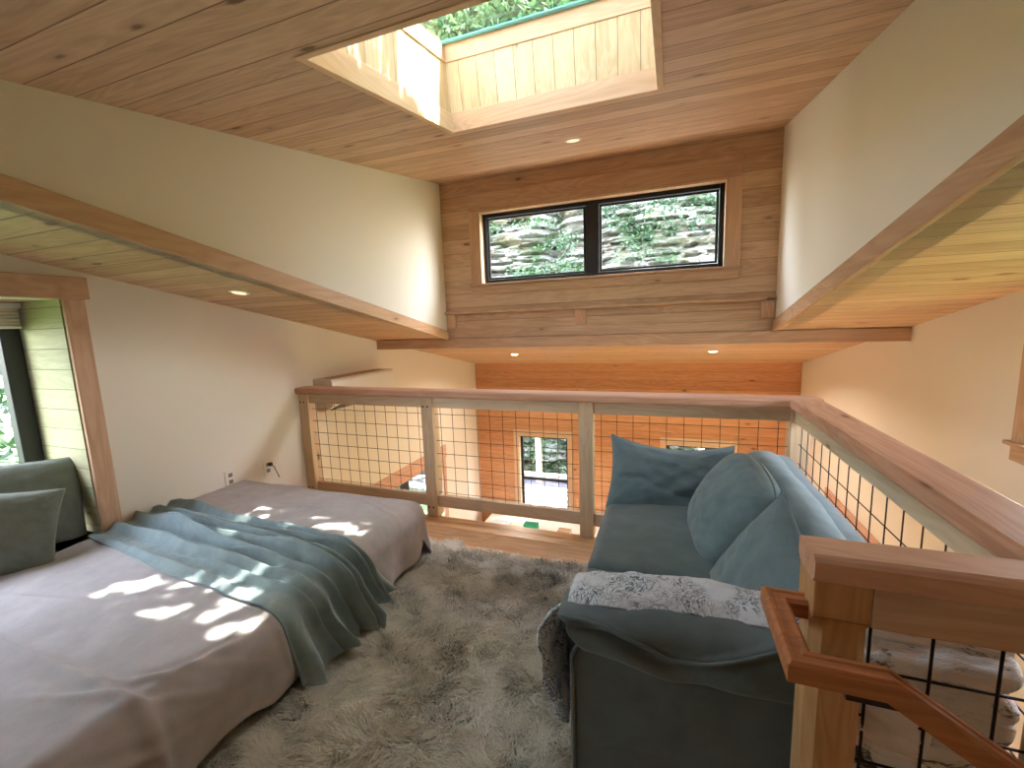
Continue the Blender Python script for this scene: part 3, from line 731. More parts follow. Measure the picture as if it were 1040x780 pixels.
link('backrest', cushion_box(.40, .60, 1.05, 2.40, .20, .66, .07, 9, .0), M['sofa'], SO, smooth=True)
link('back_cushion', cushion_box(.33, .53, 1.10, 2.30, .40, .71, .095, 14, .01, .014), M['sofab'], SO, smooth=True)
link('armrest', cushion_box(-.20, .45, 2.33, 2.44, .10, .50, .05, 19, .0), M['sofa'], SO, smooth=True)
# near arm: upright panel with welt and the loose padded top
ax0, ax1 = -.225, .56
m = MB(); prof = []
for k in range(13):
    t = math.pi - k / 12 * math.pi / 2; prof.append((ax0 + .07 + .07 * math.cos(t), .455 + .07 * math.sin(t)))
prof = [(ax0, .04)] + prof + [(ax1, .55), (ax1, .04)]
n = len(prof); vs = [(x, 1.0, z) for x, z in prof] + [(x, 1.13, z) for x, z in prof]
m.add(vs, [tuple(range(n)), tuple(range(2*n-1, n-1, -1))] + [(i, (i+1) % n, n+(i+1) % n, n+i) for i in range(n)])
m.build('arm_panel', M['sofa'], SO, bevel=.01)
m = MB(); m.tube([(x, .999, z) for x, z in prof[:-2]] + [(.1, .999, .535), (.3, .999, .545)], .006, 8); m.build('arm_welt', M['sofa'], SO, smooth=True)
# pad : lofted sections along X ; ring in (Y,Z)
secs = 150; nr = 110; P = np.zeros((secs, nr, 3))
for i in range(secs):
    q = i / (secs - 1); x = -.262 + q * .824
    end = min(1, (q / .035)) ** .5 if q < .035 else 1
    e2 = min(1, (1 - q) / .05) ** .5 if q > .95 else 1
    top = .575 + .055 * min(1, q * 2.2) ** .9 + .012 * math.sin(q * 9)
    bot = .572 - .088 * min(1, q / .085) ** .75 - .035 * min(1, max(0, q - .085) / .25) + .045 * max(0, q - .35) 
    hy = .112 - .03 * max(0, 1 - q / .12); yc = .973 + hy; zc, hz = (top + bot) / 2, (top - bot) / 2
    for k in range(nr):
        a = 2 * math.pi * k / nr; ca, sa = math.cos(a), math.sin(a)
        sy = math.copysign(abs(ca) ** .62, ca); sz = math.copysign(abs(sa) ** .72, sa)
        P[i, k] = (x, yc + sy * hy * (.55 + .45 * end) * e2, zc + hz * (1 - max(.12, end)) + sz * hz * max(.12, end) * max(.2, e2))
nrm = np.cross(np.gradient(P, axis=0), np.roll(P, -1, 1) - np.roll(P, 1, 1)); nrm /= np.linalg.norm(nrm, axis=2, keepdims=True) + 1e-9
cent = P.mean(1, keepdims=True); sgn = np.sign(((P - cent) * nrm).sum(-1, keepdims=True)); nrm *= sgn
front = np.clip((1.06 - P[..., 1]) / .06, 0, 1)
fold = np.zeros(P.shape[:2])
for (z0, sl, c0, wd, am) in ((.555, -.10, -.05, .014, -.008), (.50, .08, .15, .016, .007), (.57, -.22, -.15, .012, -.006), (.54, .25, .28, .014, .008), (.51, -.05, -.1, .02, .006)):
    dz = P[..., 2] - (z0 + sl * (P[..., 0] - c0)); fold += am * np.exp(-(dz / wd) ** 2) * np.exp(-((P[..., 0] - c0) / .17) ** 2)
zw = np.interp(P[..., 0], [-.262, -.14, -.06, .015, .08, .26, .56], [.580, .586, .566, .538, .546, .612, .625])
dzw = P[..., 2] - zw
fold += .009 * np.exp(-(dzw / .009) ** 2) - .010 * np.exp(-((dzw + .020) / .012) ** 2)
fold += .007 * np.sin(P[..., 0] * 26 + 30 * P[..., 2]) * np.exp(-((dzw + .06) / .03) ** 2)
P = P + nrm * (front * fold + .004 * fbm(P[..., 0]*6, P[..., 1]*6, P[..., 2]*6, 61))[..., None]
mg = grid(P.transpose(1, 0, 2), True)
bm = bmesh.new(); bm.from_mesh(mg); bmesh.ops.holes_fill(bm, edges=[e for e in bm.edges if e.is_boundary]); bmesh.ops.recalc_face_normals(bm, faces=bm.faces); bm.to_mesh(mg); bm.free()
pad = link('arm_pad', mg, M['sofa'], SO, smooth=True)
# welt on the pad's front face
pts = []
for i in range(2, secs - 2):
    row = P[i]; zz = float(np.interp(row[0][0], [-.262, -.14, -.06, .015, .08, .26, .56], [.580, .586, .566, .538, .546, .612, .625]))
    c = [r for r in row if r[1] < 1.06]; r0 = min(c, key=lambda r: abs(r[2] - zz)); pts.append((r0[0], r0[1] - .001, zz))
mb = MB(); mb.tube(pts[::4], .0045, 7); mb.build('piping', M['sofa'], pad, smooth=True)

# patterned sheet over the arm's inner side, seat and front edge
nx, ny = 120, 70
xs = np.linspace(-.246, .34, nx); tt = np.linspace(0, 1, ny); X, T_ = np.meshgrid(xs, tt, indexing='ij')
ky = [0, .12, .3, .45, .62, .75, 1]
Y = np.interp(T_.ravel(), ky, [1.036, 1.065, 1.12, 1.17, 1.21, 1.255, 1.375]).reshape(X.shape) + .012 * np.sin(X * 13) + .012 * fbm(X * 5, T_ * 2, 0, 70)
padt = .575 + .055 * np.minimum(1, (X + .262) / .824 * 2.2) ** .9 + .012 * np.sin((X + .262) / .824 * 9)
wgt = np.interp(T_.ravel(), ky, [1, 1, 1, 1, .42, .05, 0]).reshape(X.shape)
off = np.interp(T_.ravel(), ky, [-.006, .014, .020, .012, .01, .012, .010]).reshape(X.shape)
Z = wgt * padt + (1 - wgt) * .438 + off + .008 * np.abs(fbm(X * 9, T_ * 3, 0, 71)) + .006 * np.maximum(0, np.sin(X * 34 + 6 * T_ + 3 * fbm(X * 3, T_ * 2, 0, 72)))
P = np.stack([X, Y, Z], -1)
sh1 = link('patterned_throw', grid(P), M['paisley'], None, origin=(.05, 1.25, .5), smooth=True, solid=.006)
tag(sh1, 'white throw with grey leaf pattern spread over the sofa arm and seat', 'throw')
# hanging bunch at the front edge (part of the same throw)
ny2 = 60; tt = np.linspace(0, 1, ny2); ss = np.linspace(0, 1, 60); Sg, Tg = np.meshgrid(ss, tt, indexing='ij')
X = -.235 - (.062 + .02 * np.cos(Sg * 5)) * np.sin(np.clip(Tg * 1.8, 0, 1) * math.pi / 2) + .05 * np.clip(Tg - .5, 0, 1) - .028 * np.maximum(0, np.sin(Sg * 2 * math.pi * 4.2 + 2.5 * Tg)) * np.clip(Tg * 5, 0, 1) - .018 * fbm(Sg * 3, Tg * 4, 0, 83)
Y = 1.075 + .24 * Sg * (1 - .35 * Tg) - .02 * np.sin(Tg * 3) + .02 * fbm(Sg * 2, Tg * 3, 0, 81)
Ze = .16 + .22 * np.abs(Sg - .30) ** .8 + .03 * np.sin(Sg * 18)
Z = .585 - .12 * Sg + 0 * Tg; Z = Z + (Ze - Z) * np.clip(Tg, 0, 1) ** 1.15
link('hanging_end', grid(np.stack([X, Y, Z], -1)), M['paisley'], sh1, smooth=True, solid=.007)

# fur throw heaped over the back corner of the arm
nx, nt = 90, 130; xs = np.linspace(.35, .62, nx); tt = np.linspace(0, 1, nt); X, T_ = np.meshgrid(xs, tt, indexing='ij')
ky = [0, .12, .25, .4, .55, .7, .85, 1]; 
Y = np.interp(T_.ravel(), ky, [1.30, 1.25, 1.16, 1.06, .995, .985, .98, .975]).reshape(X.shape)
Z = np.interp(T_.ravel(), ky, [.58, .70, .755, .752, .70, .62, .53, .40]).reshape(X.shape)
P = np.stack([X, Y, Z], -1); nn = gnormals(P); nn *= np.sign(nn[..., 2:3] + 1e-6) * np.where(np.abs(nn[..., 2:3]) > .15, 1, 0) + np.where(np.abs(nn[..., 2:3]) > .15, 0, np.sign(-nn[..., 1:2]))
P = P + nn * (.006 * fbm(X * 14, T_ * 9, 0, 93))[..., None]
P[..., 1] = np.maximum(P[..., 1], 1.0)
ft = link('fur_throw', grid(P), M['fur'], None, origin=(.45, 1.05, .6), smooth=True, solid=.012)
tag(ft, 'grey and brown marbled fur throw heaped on the sofa corner behind the stair mesh', 'throw')
for k, (yc, zc, rr, sl) in enumerate(((1.035, .748, .034, .00), (.992, .712, .036, -.02), (.974, .655, .040, .05), (.968, .598, .034, -.04), (.972, .545, .040, .06), (.974, .478, .042, -.05), (.978, .415, .036, .03))):
    xx = np.linspace(.345, .625, 60); aa = np.linspace(0, 2 * math.pi, 40); Xr, Ar = np.meshgrid(xx, aa, indexing='ij')
    prof_ = np.sqrt(np.clip(1 - ((Xr - .485) / .141) ** 8, .01, 1)); wob = 1 + .28 * fbm(Xr * 9, np.cos(Ar) * 1.2, np.sin(Ar) * 1.2 + k * 7, 95) + .12 * fbm(Xr * 30, np.cos(Ar) * 4, np.sin(Ar) * 4 + k, 96)
    Yr = yc + .006 + .8 * rr * np.cos(Ar) * wob * prof_ + .006 * fbm(Xr * 7, k * 3.1, 0, 97); Zr = zc + sl * (Xr - .48) + .010 * fbm(Xr * 6, k * 5.3, 0, 98) + .95 * rr * np.sin(Ar) * wob * prof_
    link('fold', grid(np.stack([Xr, np.maximum(Yr, .900), Zr], -1)), M['fur'], ft, smooth=True)
make_pillow('pillow', 'small white pillow squeezed out under the fur throw, seen beside the newel', 'pillow', M['whitec'], None,
            w=.15, h=.11, T=.10, c=(.405, .935, .560), nrm=(.05, -.85, .4), up=(.25, .4, 1), seed=67, pinch=-.04, wr=.8, nu=34, plump=.5, cr=.25)

# ------------------------------------------------------------------ rug
RX0, RX1, RY0, RY1 = -1.62, .10, -.30, 2.13
rg = thing('shag_rug', (-.75, .9, 0), 'cream and grey shaggy rug on the floor between bed and sofa', 'rug')
MB().box(RX0, RX1, RY0, RY1, .001, .012).build('backing', M['whitec'], rg, bevel=.003)
def blades(n, xy, hmin, hmax, lean, wid, seed, colf):
    r = np.random.default_rng(seed); x, y = xy
    L = r.uniform(hmin, hmax, n)
    a = 2.5 * fbm(x * 6, y * 6, 0, seed) + 1.2 * fbm(x * 22, y * 22, 0, seed + 3) + r.normal(0, .35, n) - 1.2
    le = lean * (1 + .6 * fbm(x * 9, y * 9, 0, seed + 5) + r.normal(0, .25, n))
    dx, dy = np.cos(a) * le * L, np.sin(a) * le * L
    z = L / np.sqrt(1 + le ** 2)
    wa = a + math.pi / 2 + r.normal(0, .5, n); wx, wy = np.cos(wa) * wid, np.sin(wa) * wid
    # clump towards centres
    k = 24.0; jx, jy = vnoise(x * k, y * k, 0, 7), vnoise(x * k + 50, y * k, 0, 8); dx += jx * .008; dy += jy * .008
    lv = [(0, 1.0, 0), (.25, .9, .45), (.62, .65, .82), (1.0, .0, 1.0)]
    V = []
    for (f, w, zz) in lv:
        cx, cy, cz = x + dx * f, y + dy * f, .010 + z * zz
        if w > 0: V += [np.stack([cx - wx * w, cy - wy * w, cz], 1), np.stack([cx + wx * w, cy + wy * w, cz], 1)]
        else: V += [np.stack([cx, cy, cz], 1)]
    V = np.stack(V, 1).reshape(-1, 3)   # n*7
    b = np.arange(n)[:, None] * 7
    Q = np.concatenate([b + np.array([0, 1, 3]), b + np.array([0, 3, 2]), b + np.array([2, 3, 5]), b + np.array([2, 5, 4]), b + np.array([4, 5, 6])], 0)
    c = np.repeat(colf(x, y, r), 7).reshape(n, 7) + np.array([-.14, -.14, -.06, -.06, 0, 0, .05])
    return V, Q, c.ravel().clip(0, 1)
def trimesh(name, V, F, rnd=None, mat=None, parent=None, origin=None, smooth=False):
    me = bpy.data.meshes.new(name); k = F.shape[1]
    me.vertices.add(len(V)); me.vertices.foreach_set('co', V.ravel().astype(np.float32))
    me.loops.add(F.size); me.loops.foreach_set('vertex_index', F.ravel().astype(np.int32))
    me.polygons.add(len(F)); me.polygons.foreach_set('loop_start', np.arange(len(F), dtype=np.int32) * k)
    me.update(calc_edges=True)
    if rnd is not None:
        at = me.attributes.new('rnd', 'FLOAT', 'POINT'); at.data.foreach_set('value', rnd.astype(np.float32))
    return link(name, me, mat, parent, origin=origin, smooth=smooth)
def rugcol(x, y, r):
    st = fbm(x * 6.0 + .6 * y, y * 1.5, 0, 201) * .20 + fbm(x * 22, y * 40, 0, 203) * .62 + fbm(x*45, y*60, 0, 207) * .12
    return .70 + st + r.normal(0, .09, len(x))
n = 120000; x = RNG.uniform(-1.42, -.10, n); y = 2.145 - 1.65 * RNG.uniform(0, 1, n) ** 1.12
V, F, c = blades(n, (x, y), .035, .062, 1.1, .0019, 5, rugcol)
n2 = 16000; x2 = RNG.uniform(RX0, RX1, n2); y2 = RNG.uniform(RY0, RY1, n2)
kk = ~((x2 > -1.42) & (x2 < -.10) & (y2 > .5)); x2, y2 = x2[kk], y2[kk]
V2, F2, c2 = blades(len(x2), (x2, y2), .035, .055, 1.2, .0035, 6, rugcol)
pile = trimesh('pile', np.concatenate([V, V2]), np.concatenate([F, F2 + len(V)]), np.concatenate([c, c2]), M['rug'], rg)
pile['kind'] = 'stuff'

# ------------------------------------------------------------------ wall fittings
ac = thing('mounted_air_conditioner', (-2.6, 3.07, .69), 'white air conditioner on the left wall just past the railing', 'air conditioner')
m = MB(); prof = [(XL + .001, .69), (XL + .09, .69), (XL + .185, .735), (XL + .20, .78), (XL + .20, .935), (XL + .185, .955), (XL + .001, .955)]
n = len(prof); vs = [(x, 2.66, z) for x, z in prof] + [(x, 3.48, z) for x, z in prof]
m.add(vs, [tuple(range(n)), tuple(range(2*n-1, n-1, -1))] + [(i, (i+1) % n, n+(i+1) % n, n+i) for i in range(n)]); m.build('body', M['white'], ac, bevel=.006)
m = MB()
for i in range(12): m.box(XL + .03 + i*.012, XL + .036 + i*.012, 2.70, 3.44, .9555, .958)
m.build('top_grille', M['trimx'], ac)
MB().hexa([(XL+.10,2.72,.695),(XL+.188,2.72,.738),(XL+.188,3.42,.738),(XL+.10,3.42,.695),(XL+.104,2.72,.688),(XL+.192,2.72,.731),(XL+.192,3.42,.731),(XL+.104,3.42,.688)]).build('louver', M['black'], ac)
for (yy, zz, lb) in ((1.89, .40, 'wall outlet above the bed, the one nearer the window niche'), (2.17, .38, 'wall outlet above the bed with a dangling cord, nearer the railing')):
    o = thing('wall_outlet', (XL, yy, zz), lb, 'outlet', 'outlets above the bed')
    MB().box(XL, XL + .006, yy - .035, yy + .035, zz - .055, zz + .055).build('plate', M['paint'], o, bevel=.002)
    for dz in (-.022, .022):
        m = MB().box(XL + .006, XL + .0068, yy - .014, yy + .014, zz + dz - .013, zz + dz + .013)
        k_ = m.build('socket', M['grey'], o, bevel=.001)
    if yy > 2:
        MB().box(XL + .0076, XL + .03, yy + .0, yy + .022, zz + .01, zz + .035).build('plug', M['black'], o, bevel=.003)
        MB().tube([(XL + .03, yy + .01, zz + .02), (XL + .045, yy + .02, zz), (XL + .02, yy + .05, zz - .04), (XL + .012, yy + .08, zz - .10)], .003, 6).build('cord', M['sill'], o)
# ------------------------------------------------------------------ lower level
ct = thing('kitchen_counter', (-1.5, 5.45, LOW), 'pale counter along the far wall of the lower level, seen under the railing', 'counter')
MB().box(-2.45, -.75, 5.14, YB - .03, LOW, -1.545).build('cabinet_body', M['trimz'], ct, bevel=.004)
MB().box(-2.48, -.72, 5.10, YB - .02, -1.545, -1.505).build('worktop', M['paint'], ct, bevel=.006)
for k in range(3):
    d = MB().box(-2.43 + k*.565, -1.90 + k*.565, 5.118, 5.14, LOW + .1, -1.57).build('door', M['trimx'], ct, bevel=.003)
    MB().rod((-2.2 + k*.565, 5.11, -1.62), (-2.1 + k*.565, 5.11, -1.62), .006, 8).build('handle', M['black'], d)
o = MB().box(-1.86, -1.66, 5.30, 5.42, -1.505, -1.43).build('storage_box', plain('green_plastic', srgb(40,140,96), .4), None, origin=(-1.76, 5.36, -1.505), bevel=.012); tag(o, 'small green box on the pale counter below the railing', 'box')
o = MB().box(-1.35, -1.18, 5.22, 5.34, -1.505, -1.42).build('storage_box', M['trimx'], None, origin=(-1.26, 5.28, -1.505), bevel=.008); tag(o, 'small brown wooden box on the pale counter below the railing', 'box')
me, ring = pillow(.30, .20, .08, (-2.2, 5.30, -1.463), (0, 0, 1), (0, 1, 0), 77, .05, 2)
o = link('dish_towel', me, M['whitec'], None, origin=(-2.2, 5.3, -1.505), smooth=True); tag(o, 'crumpled white cloth at the left end of the pale counter', 'towel')

# ------------------------------------------------------------------ outside
def leaves(name, C, size, seed, mat, parent=None, origin=None, jit=.35):
    r = np.random.default_rng(seed); n = len(C)
    a = r.uniform(0, 2*math.pi, n); b = r.normal(0, .55, n); s = size * r.uniform(.6, 1.25, n)
    d = np.stack([np.cos(a)*np.cos(b), np.sin(a)*np.cos(b), np.sin(b)], 1)
    u = r.normal(0, 1, (n, 3)); u -= (u * d).sum(1, keepdims=True) * d; u /= np.linalg.norm(u, axis=1, keepdims=True)
    w = np.cross(d, u); s = s[:, None]
    V = np.stack([C - d*s*.5, C - u*s*.27 + w*s*.04, C + d*s*.5, C + u*s*.27 + w*s*.04], 1).reshape(-1, 3)
    b0 = np.arange(n)[:, None] * 4; F = np.concatenate([b0 + np.array([0, 1, 2]), b0 + np.array([0, 2, 3])])
    rnd = np.repeat(np.clip(r.normal(.5, .25, n) + jit * fbm(C[:, 0]*.9, C[:, 2]*.9, C[:, 1], seed), 0, 1), 4)
    return trimesh(name, V, F, rnd, mat, parent, origin)
# cliff
ux = np.linspace(-11, 6, 220); vz = np.linspace(LOW - .5, 6.2, 200); U, V = np.meshgrid(ux, vz, indexing='ij')
lay = V * 2.4 + .5 * fbm(U * .5, V * .4, 0, 301); led = (lay % 1.0); step = np.floor(lay)
Yc = 9.6 + .35 * (V - 1.5) * .45 + .5 * fbm(U * .35, V * .5, 0, 303) + .22 * vnoise(step * 7.3, U * .6, 0, 305) + .10 * np.exp(-((led - .06) / .07) ** 2) + .10 * fbm(U * 2.5, V * 5, 0, 307) + .05 * fbm(U * 7, V * 14, 0, 309)
Yc += .16 * (np.abs(((V + .06 * fbm(U * .8, V, 0, 331)) * 5.5) % 1.0 - .5) < .10) - .0
Yc += .6 * np.exp(-((U + 2.55) / .22) ** 2) * np.clip(V - 1.9, 0, 1)
cl = link('hillside', grid(np.stack([U, Yc, V], -1)), M['cliff'], None, smooth=False); S(cl)
ux = np.linspace(-12, 8, 60); vv = np.linspace(0, 1, 50); U, V = np.meshgrid(ux, vv, indexing='ij')
hl = link('hill', grid(np.stack([U, 10.0 + 7 * V + .4 * fbm(U*.6, V*4, 0, 311), 6.0 + 9 * V + .5 * fbm(U*.5, V*3, 0, 313)], -1)), M['ground'], None, smooth=True); S(hl)
S(MB().box(-30, 30, -25, 25, LOW - .65, LOW - .55).build('ground', M['ground']))
def cloud(n, f): 
    r = np.random.default_rng(n); return f(r, n)
# ivy and weeds on the cliff
def ivy(r, n):
    cx = np.concatenate([r.uniform(-1.6, 1.9, 34), r.uniform(-4.3, -2.6, 8), r.normal(-2.15, .10, 6), r.uniform(-3.2, -1.9, 7), r.uniform(-1.5, 1.5, 6)])
    cz = np.concatenate([r.uniform(3.15, 3.75, 34), r.uniform(3.45, 3.62, 8), r.uniform(2.6, 3.3, 6), r.uniform(2.3, 2.55, 7), r.uniform(2.5, 3.1, 6)])
    i = r.integers(0, len(cx), n); x = cx[i] + r.normal(0, .22, n); z = cz[i] + r.normal(0, .09, n); y = 9.35 + .16 * (z - 1.5) + r.normal(0, .14, n)
    return np.stack([x, y, z], 1)
o = leaves('ivy', cloud(3600, ivy), .09, 5, M['leaf2'], origin=(-1.5, 9.4, 3)); tag(o, 'green creeper hanging over the pale rock face outside the high window', 'ivy', kind='stuff')
def top(r, n):
    t = r.uniform(0, 1, n); return np.stack([r.uniform(-9, 5, n), 9.6 + 6.5 * t + r.normal(0, .12, n), 5.75 + 9 * t + r.normal(0, .25, n)], 1)
o = leaves('hillside_foliage', cloud(30000, top), .30, 8, M['leaf3'], origin=(-2, 12, 8)); tag(o, 'green foliage on the slope above, seen through the skylight', 'foliage', kind='stuff')
# hedge-like greenery behind the deck railing and outside the side windows
def bush(x0, x1, y0, y1, z0, z1):
    return lambda r, n: np.stack([r.uniform(x0, x1, n), r.uniform(y0, y1, n), r.uniform(z0, z1, n)], 1)
o = leaves('shrub_foliage', cloud(7000, bush(-4.2, 2.6, 8.5, 9.2, -2.6, 0.2)), .13, 9, M['leaf'], origin=(-1, 8.8, -2)); tag(o, 'green shrubbery behind the deck rail outside the lower windows', 'shrubbery', kind='stuff')
o = leaves('garden_foliage', cloud(16000, bush(-6.2, -5.0, -1.5, 5.5, -1.6, 2.4)), .13, 12, M['leaf'], origin=(-6, 1, -2)); tag(o, 'sunlit leaves outside the niche window', 'foliage', kind='stuff')
# deck
dk = S(MB().box(-3.6, 2.4, YB + .2, 8.3, -2.0, -1.9).build('ground_deck', M['deck']))
dr = thing('deck_railing', (-1.2, 8.1, -1.9), 'pale wooden deck railing outside the lower window', 'railing')
for x in (-3.2, -2.45, -.9, .6, 2.1): MB().box(x - .05, x + .05, 8.05, 8.15, -1.9, -.92).build('post', M['palez'], dr, bevel=.005)
MB().box(-3.3, 2.2, 8.02, 8.18, -.92, -.87).build('top_rail', M['palex'], dr, bevel=.005)
MB().box(-3.3, 2.2, 8.07, 8.13, -1.80, -1.71).build('bottom_rail', M['palex'], dr, bevel=.005)
mt = MB(); 
for i in range(3):
    for jj in range(4):
        cx, cy = -2.55 + i*.36, 6.75 + jj*.30
        for (a, b) in ((0, 1), (1, 2), (2, 3), (3, 0)):
            q = [(cx, cy-.13), (cx+.15, cy), (cx, cy+.13), (cx-.15, cy)]; p0, p1 = q[a], q[b]
            d = Vector((p1[0]-p0[0], p1[1]-p0[1], 0)).normalized(); nn = Vector((-d.y, d.x, 0)) * .014
            mt.hexa([Vector((*p0, -1.886))-nn, Vector((*p1, -1.886))-nn, Vector((*p1, -1.886))+nn, Vector((*p0, -1.886))+nn, Vector((*p0, -1.880))-nn, Vector((*p1, -1.880))-nn, Vector((*p1, -1.880))+nn, Vector((*p0, -1.880))+nn])
om = thing('outdoor_mat', (-2.2, 7.2, -1.9), 'grey mat with white diamond pattern on the deck outside the window', 'mat')
MB().box(-2.8, -1.6, 6.5, 7.9, -1.899, -1.886).build('backing', plain('mat_grey', srgb(70,70,80), .9), om); mt.build('diamond_pattern', M['white'], om)

# tree whose leaves dapple the sun that falls through the skylight
SUN = Vector((.49, .155, .88)).normalized()
e1 = SUN.cross(Vector((0, 1, 0))).normalized(); e2 = SUN.cross(e1)
# light gaps between the leaves: bed points (x, y, rx, ry, angle)
GAPS = [(-2.02,.93,.10,.032,.9),(-1.93,.97,.06,.025,.9),(-1.80,1.02,.035,.022,.7),(-1.70,.88,.075,.028,.5),(-1.62,1.06,.05,.022,.4),
        (-1.50,1.03,.055,.035,.9),(-1.47,.95,.07,.03,.9),(-1.53,.92,.03,.02,0),(-1.39,.885,.045,.032,.8),(-1.32,.945,.045,.026,1.2),(-1.27,1.02,.025,.016,.8),
        (-1.55,1.14,.05,.024,.8),(-1.95,1.27,.05,.02,.2),(-2.05,1.43,.06,.018,.1),(-2.22,1.56,.085,.030,.2),(-2.12,1.66,.05,.026,.4),(-2.02,1.57,.04,.02,0),
        (-1.72,1.45,.035,.016,.2),(-1.72,1.66,.055,.024,.2),(-1.55,1.60,.11,.036,.1),(-1.44,1.69,.06,.024,.1),(-1.40,1.57,.055,.022,.1),(-1.62,1.71,.03,.013,0)]
r = np.random.default_rng(99); n = 26000
A = r.uniform(-1.15, 1.15, n); B = r.uniform(-1.15, 1.15, n); D = r.uniform(3.4, 3.9, n)
ctr = np.array((-1.78, 1.27, .37)); C = ctr + D[:, None]*np.array(SUN) + A[:, None]*np.array(e1) + B[:, None]*np.array(e2)
bx = C - ((C[:, 2] - .37) / SUN.z)[:, None] * np.array(SUN)
keep = np.ones(n, bool); mrg = .004
for (gx, gy, ra, rb, an) in GAPS:
    dx, dy = bx[:, 0]-gx, bx[:, 1]-gy; t = dx*math.cos(an)+dy*math.sin(an); q = -dx*math.sin(an)+dy*math.cos(an)
    keep &= ((t/(ra*1.12+mrg))**2 + (q/(rb*1.2+mrg))**2) > 1
lane = vnoise(bx[:, 1] * 7, bx[:, 0] * 1.2, 0, 17) + .25 * vnoise(bx[:, 1] * 19, 0, 0, 18)
keep &= ~((bx[:, 0] < -2.16) & (lane > -.30))
TR = thing('broadleaf_tree', (3.2, 2.6, LOW - .55), 'tree outside whose leaves dapple the sunlight through the skylight', 'tree')
def tubem(pts, rs, name): m = MB(); m.tube(pts, rs, 10); m.build(name, M['bark'], TR, smooth=True)
tc_ = Vector(ctr) + SUN * 3.65
tubem([(3.2, 2.6, LOW-.55), (3.15, 2.55, 0), (3.0, 2.5, 2.4), (2.7, 2.4, 4.2)], [.16, .14, .11, .07], 'trunk')
tubem([(2.75, 2.42, 4.0), tuple(tc_ + Vector(e1)*.95 + SUN*.3), tuple(tc_ + SUN*.45), tuple(tc_ - Vector(e1)*.8 + SUN*.4)], [.05, .03, .015, .006], 'branch')
leaves('crown', C[keep], .085, 31, M['leaf'], TR)
CR2 = np.array((3.0, 2.5, 5.0)) + np.random.default_rng(5).normal(0, .55, (2600, 3)) * np.array((.8, .8, .8)); CR2 = CR2[CR2[:, 0] > 2.0]
leaves('crown', CR2, .14, 32, M['leaf'], TR)

# ------------------------------------------------------------------ light
W = bpy.data.worlds.new('World'); SC.world = W; W.use_nodes = True; wn_ = W.node_tree
bg = wn_.nodes['Background']; 
sky = wn_.nodes.new('ShaderNodeTexSky'); sky.sky_type = 'NISHITA'; sky.sun_disc = False; sky.sun_elevation = math.radians(60); sky.sun_rotation = math.radians(70); sky.air_density = 1.3; sky.dust_density = 3
mixn = wn_.nodes.new('ShaderNodeMix'); mixn.data_type = 'RGBA'; mixn.inputs[0].default_value = .8; wn_.links.new(sky.outputs[0], mixn.inputs[6]); mixn.inputs[7].default_value = (.94, .95, 1.0, 1)
wn_.links.new(mixn.outputs[2], bg.inputs[0]); bg.inputs[1].default_value = 9.0
def light(kind, name, loc, energy, color=(1, 1, 1), **kw):
    L = bpy.data.lights.new(name, kind); L.energy = energy; L.color = color
    for k, v in kw.items(): setattr(L, k, v)
    o = bpy.data.objects.new(name, L); COL.objects.link(o); o.location = loc; return o
s_ = light('SUN', 'sun', (5, 3, 8), 44, (1, .96, .9), angle=math.radians(.53)); s_.rotation_euler = SUN.to_track_quat('Z', 'Y').to_euler()
for (c, up), e in zip(DL, (.25, .15, 11, 11)):  # the loft pair are faint lamps added under fixtures that are off
    o = light('AREA', 'downlight_lamp', tuple(c - up * .012), e, (1, .84, .68), shape='DISK', size=.07, spread=math.radians(150)); o.rotation_euler = Vector(up).to_track_quat('Z', 'Y').to_euler()
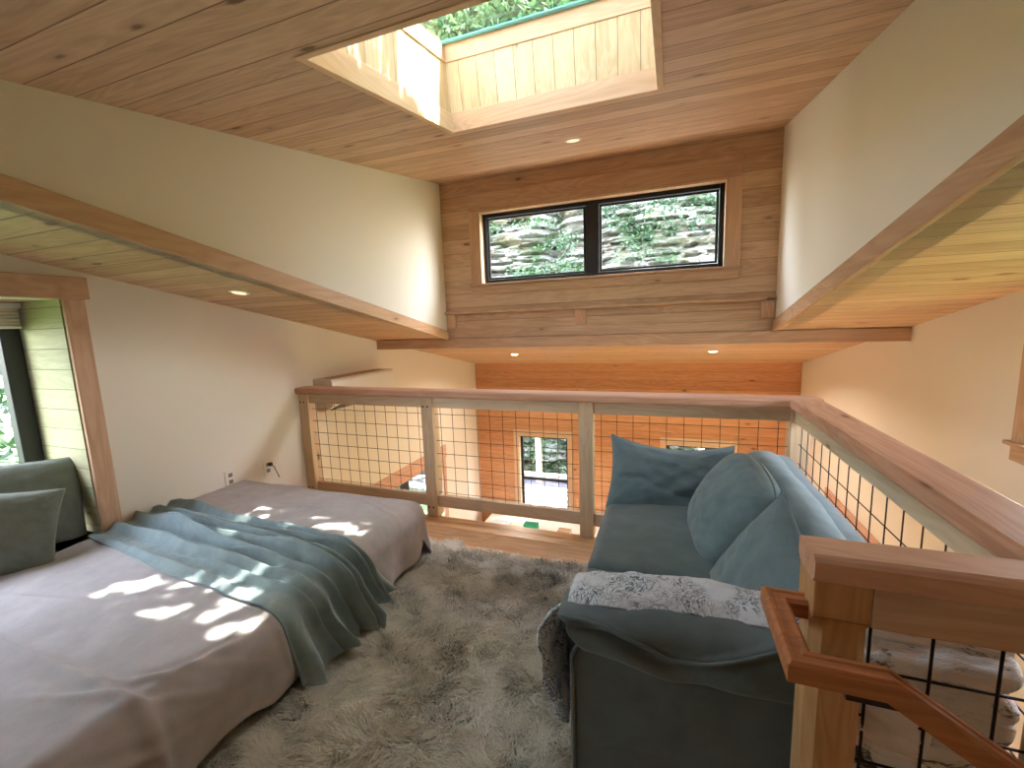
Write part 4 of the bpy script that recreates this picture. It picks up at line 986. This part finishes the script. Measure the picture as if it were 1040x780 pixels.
# daylight portals in the openings
def portal(c, sx, sy, d):
    o = light('AREA', 'portal', c, 1, shape='RECTANGLE', size=sx, size_y=sy); o.data.cycles.is_portal = True
    o.rotation_euler = (-Vector(d)).to_track_quat('Z', 'Y').to_euler(); return o
portal(tuple(sp((SX0+SX1)/2, (SY0+SY1)/2, HG + .06)), 1.1, 1.1, -N)
portal(((OX0+OX1)/2, YW + .16, 2.0), OX1-OX0, .6, Vector((0, -1, 0)))
portal((ND - .02, (NY0+NY1)/2, .95), 1.5, 1.2, Vector((1, 0, 0)))
portal((XL - .14, (LWY0+LWY1)/2, (LWZ0+LWZ1)/2), LWY1-LWY0, LWZ1-LWZ0, Vector((1, 0, 0)))
portal((XR + .14, (RW2[0]+RW2[1])/2, -1.0), 1.7, 1.1, Vector((-1, 0, 0)))

# ------------------------------------------------------------------ camera
cam = bpy.data.cameras.new('camera'); co = bpy.data.objects.new('camera', cam); COL.objects.link(co); SC.camera = co
cam.sensor_width = 36; cam.sensor_fit = 'HORIZONTAL'; cam.lens = 432.0 * 36 / 1040; cam.clip_start = .02; cam.clip_end = 200
a, b, c = 0.352024465, 0.139050560, -0.0358249096
ca, sa, cb, sb, cc, s2 = math.cos(a), math.sin(a), math.cos(b), math.sin(b), math.cos(c), math.sin(c)
Rm = (np.array([[cc,-s2,0],[s2,cc,0],[0,0,1]]) @ np.array([[1,0,0],[0,cb,-sb],[0,sb,cb]]) @ np.array([[1,0,0],[0,0,-1],[0,1,0]]) @ np.array([[ca,sa,0],[-sa,ca,0],[0,0,1]]))
mw = Matrix(((Rm[0][0], -Rm[1][0], -Rm[2][0], 0), (Rm[0][1], -Rm[1][1], -Rm[2][1], 0), (Rm[0][2], -Rm[1][2], -Rm[2][2], CAMZ), (0, 0, 0, 1)))
co.matrix_world = mw

SC.view_settings.view_transform = 'Standard'; SC.view_settings.look = 'None'; SC.view_settings.gamma = 1; SC.view_settings.use_curve_mapping = False
SC.view_settings.exposure = 1.0
cy = SC.cycles; cy.use_denoising = True; cy.max_bounces = 10; cy.diffuse_bounces = 6; cy.transparent_max_bounces = 12; cy.sample_clamp_indirect = 4.0
cy.caustics_reflective = False; cy.caustics_refractive = False
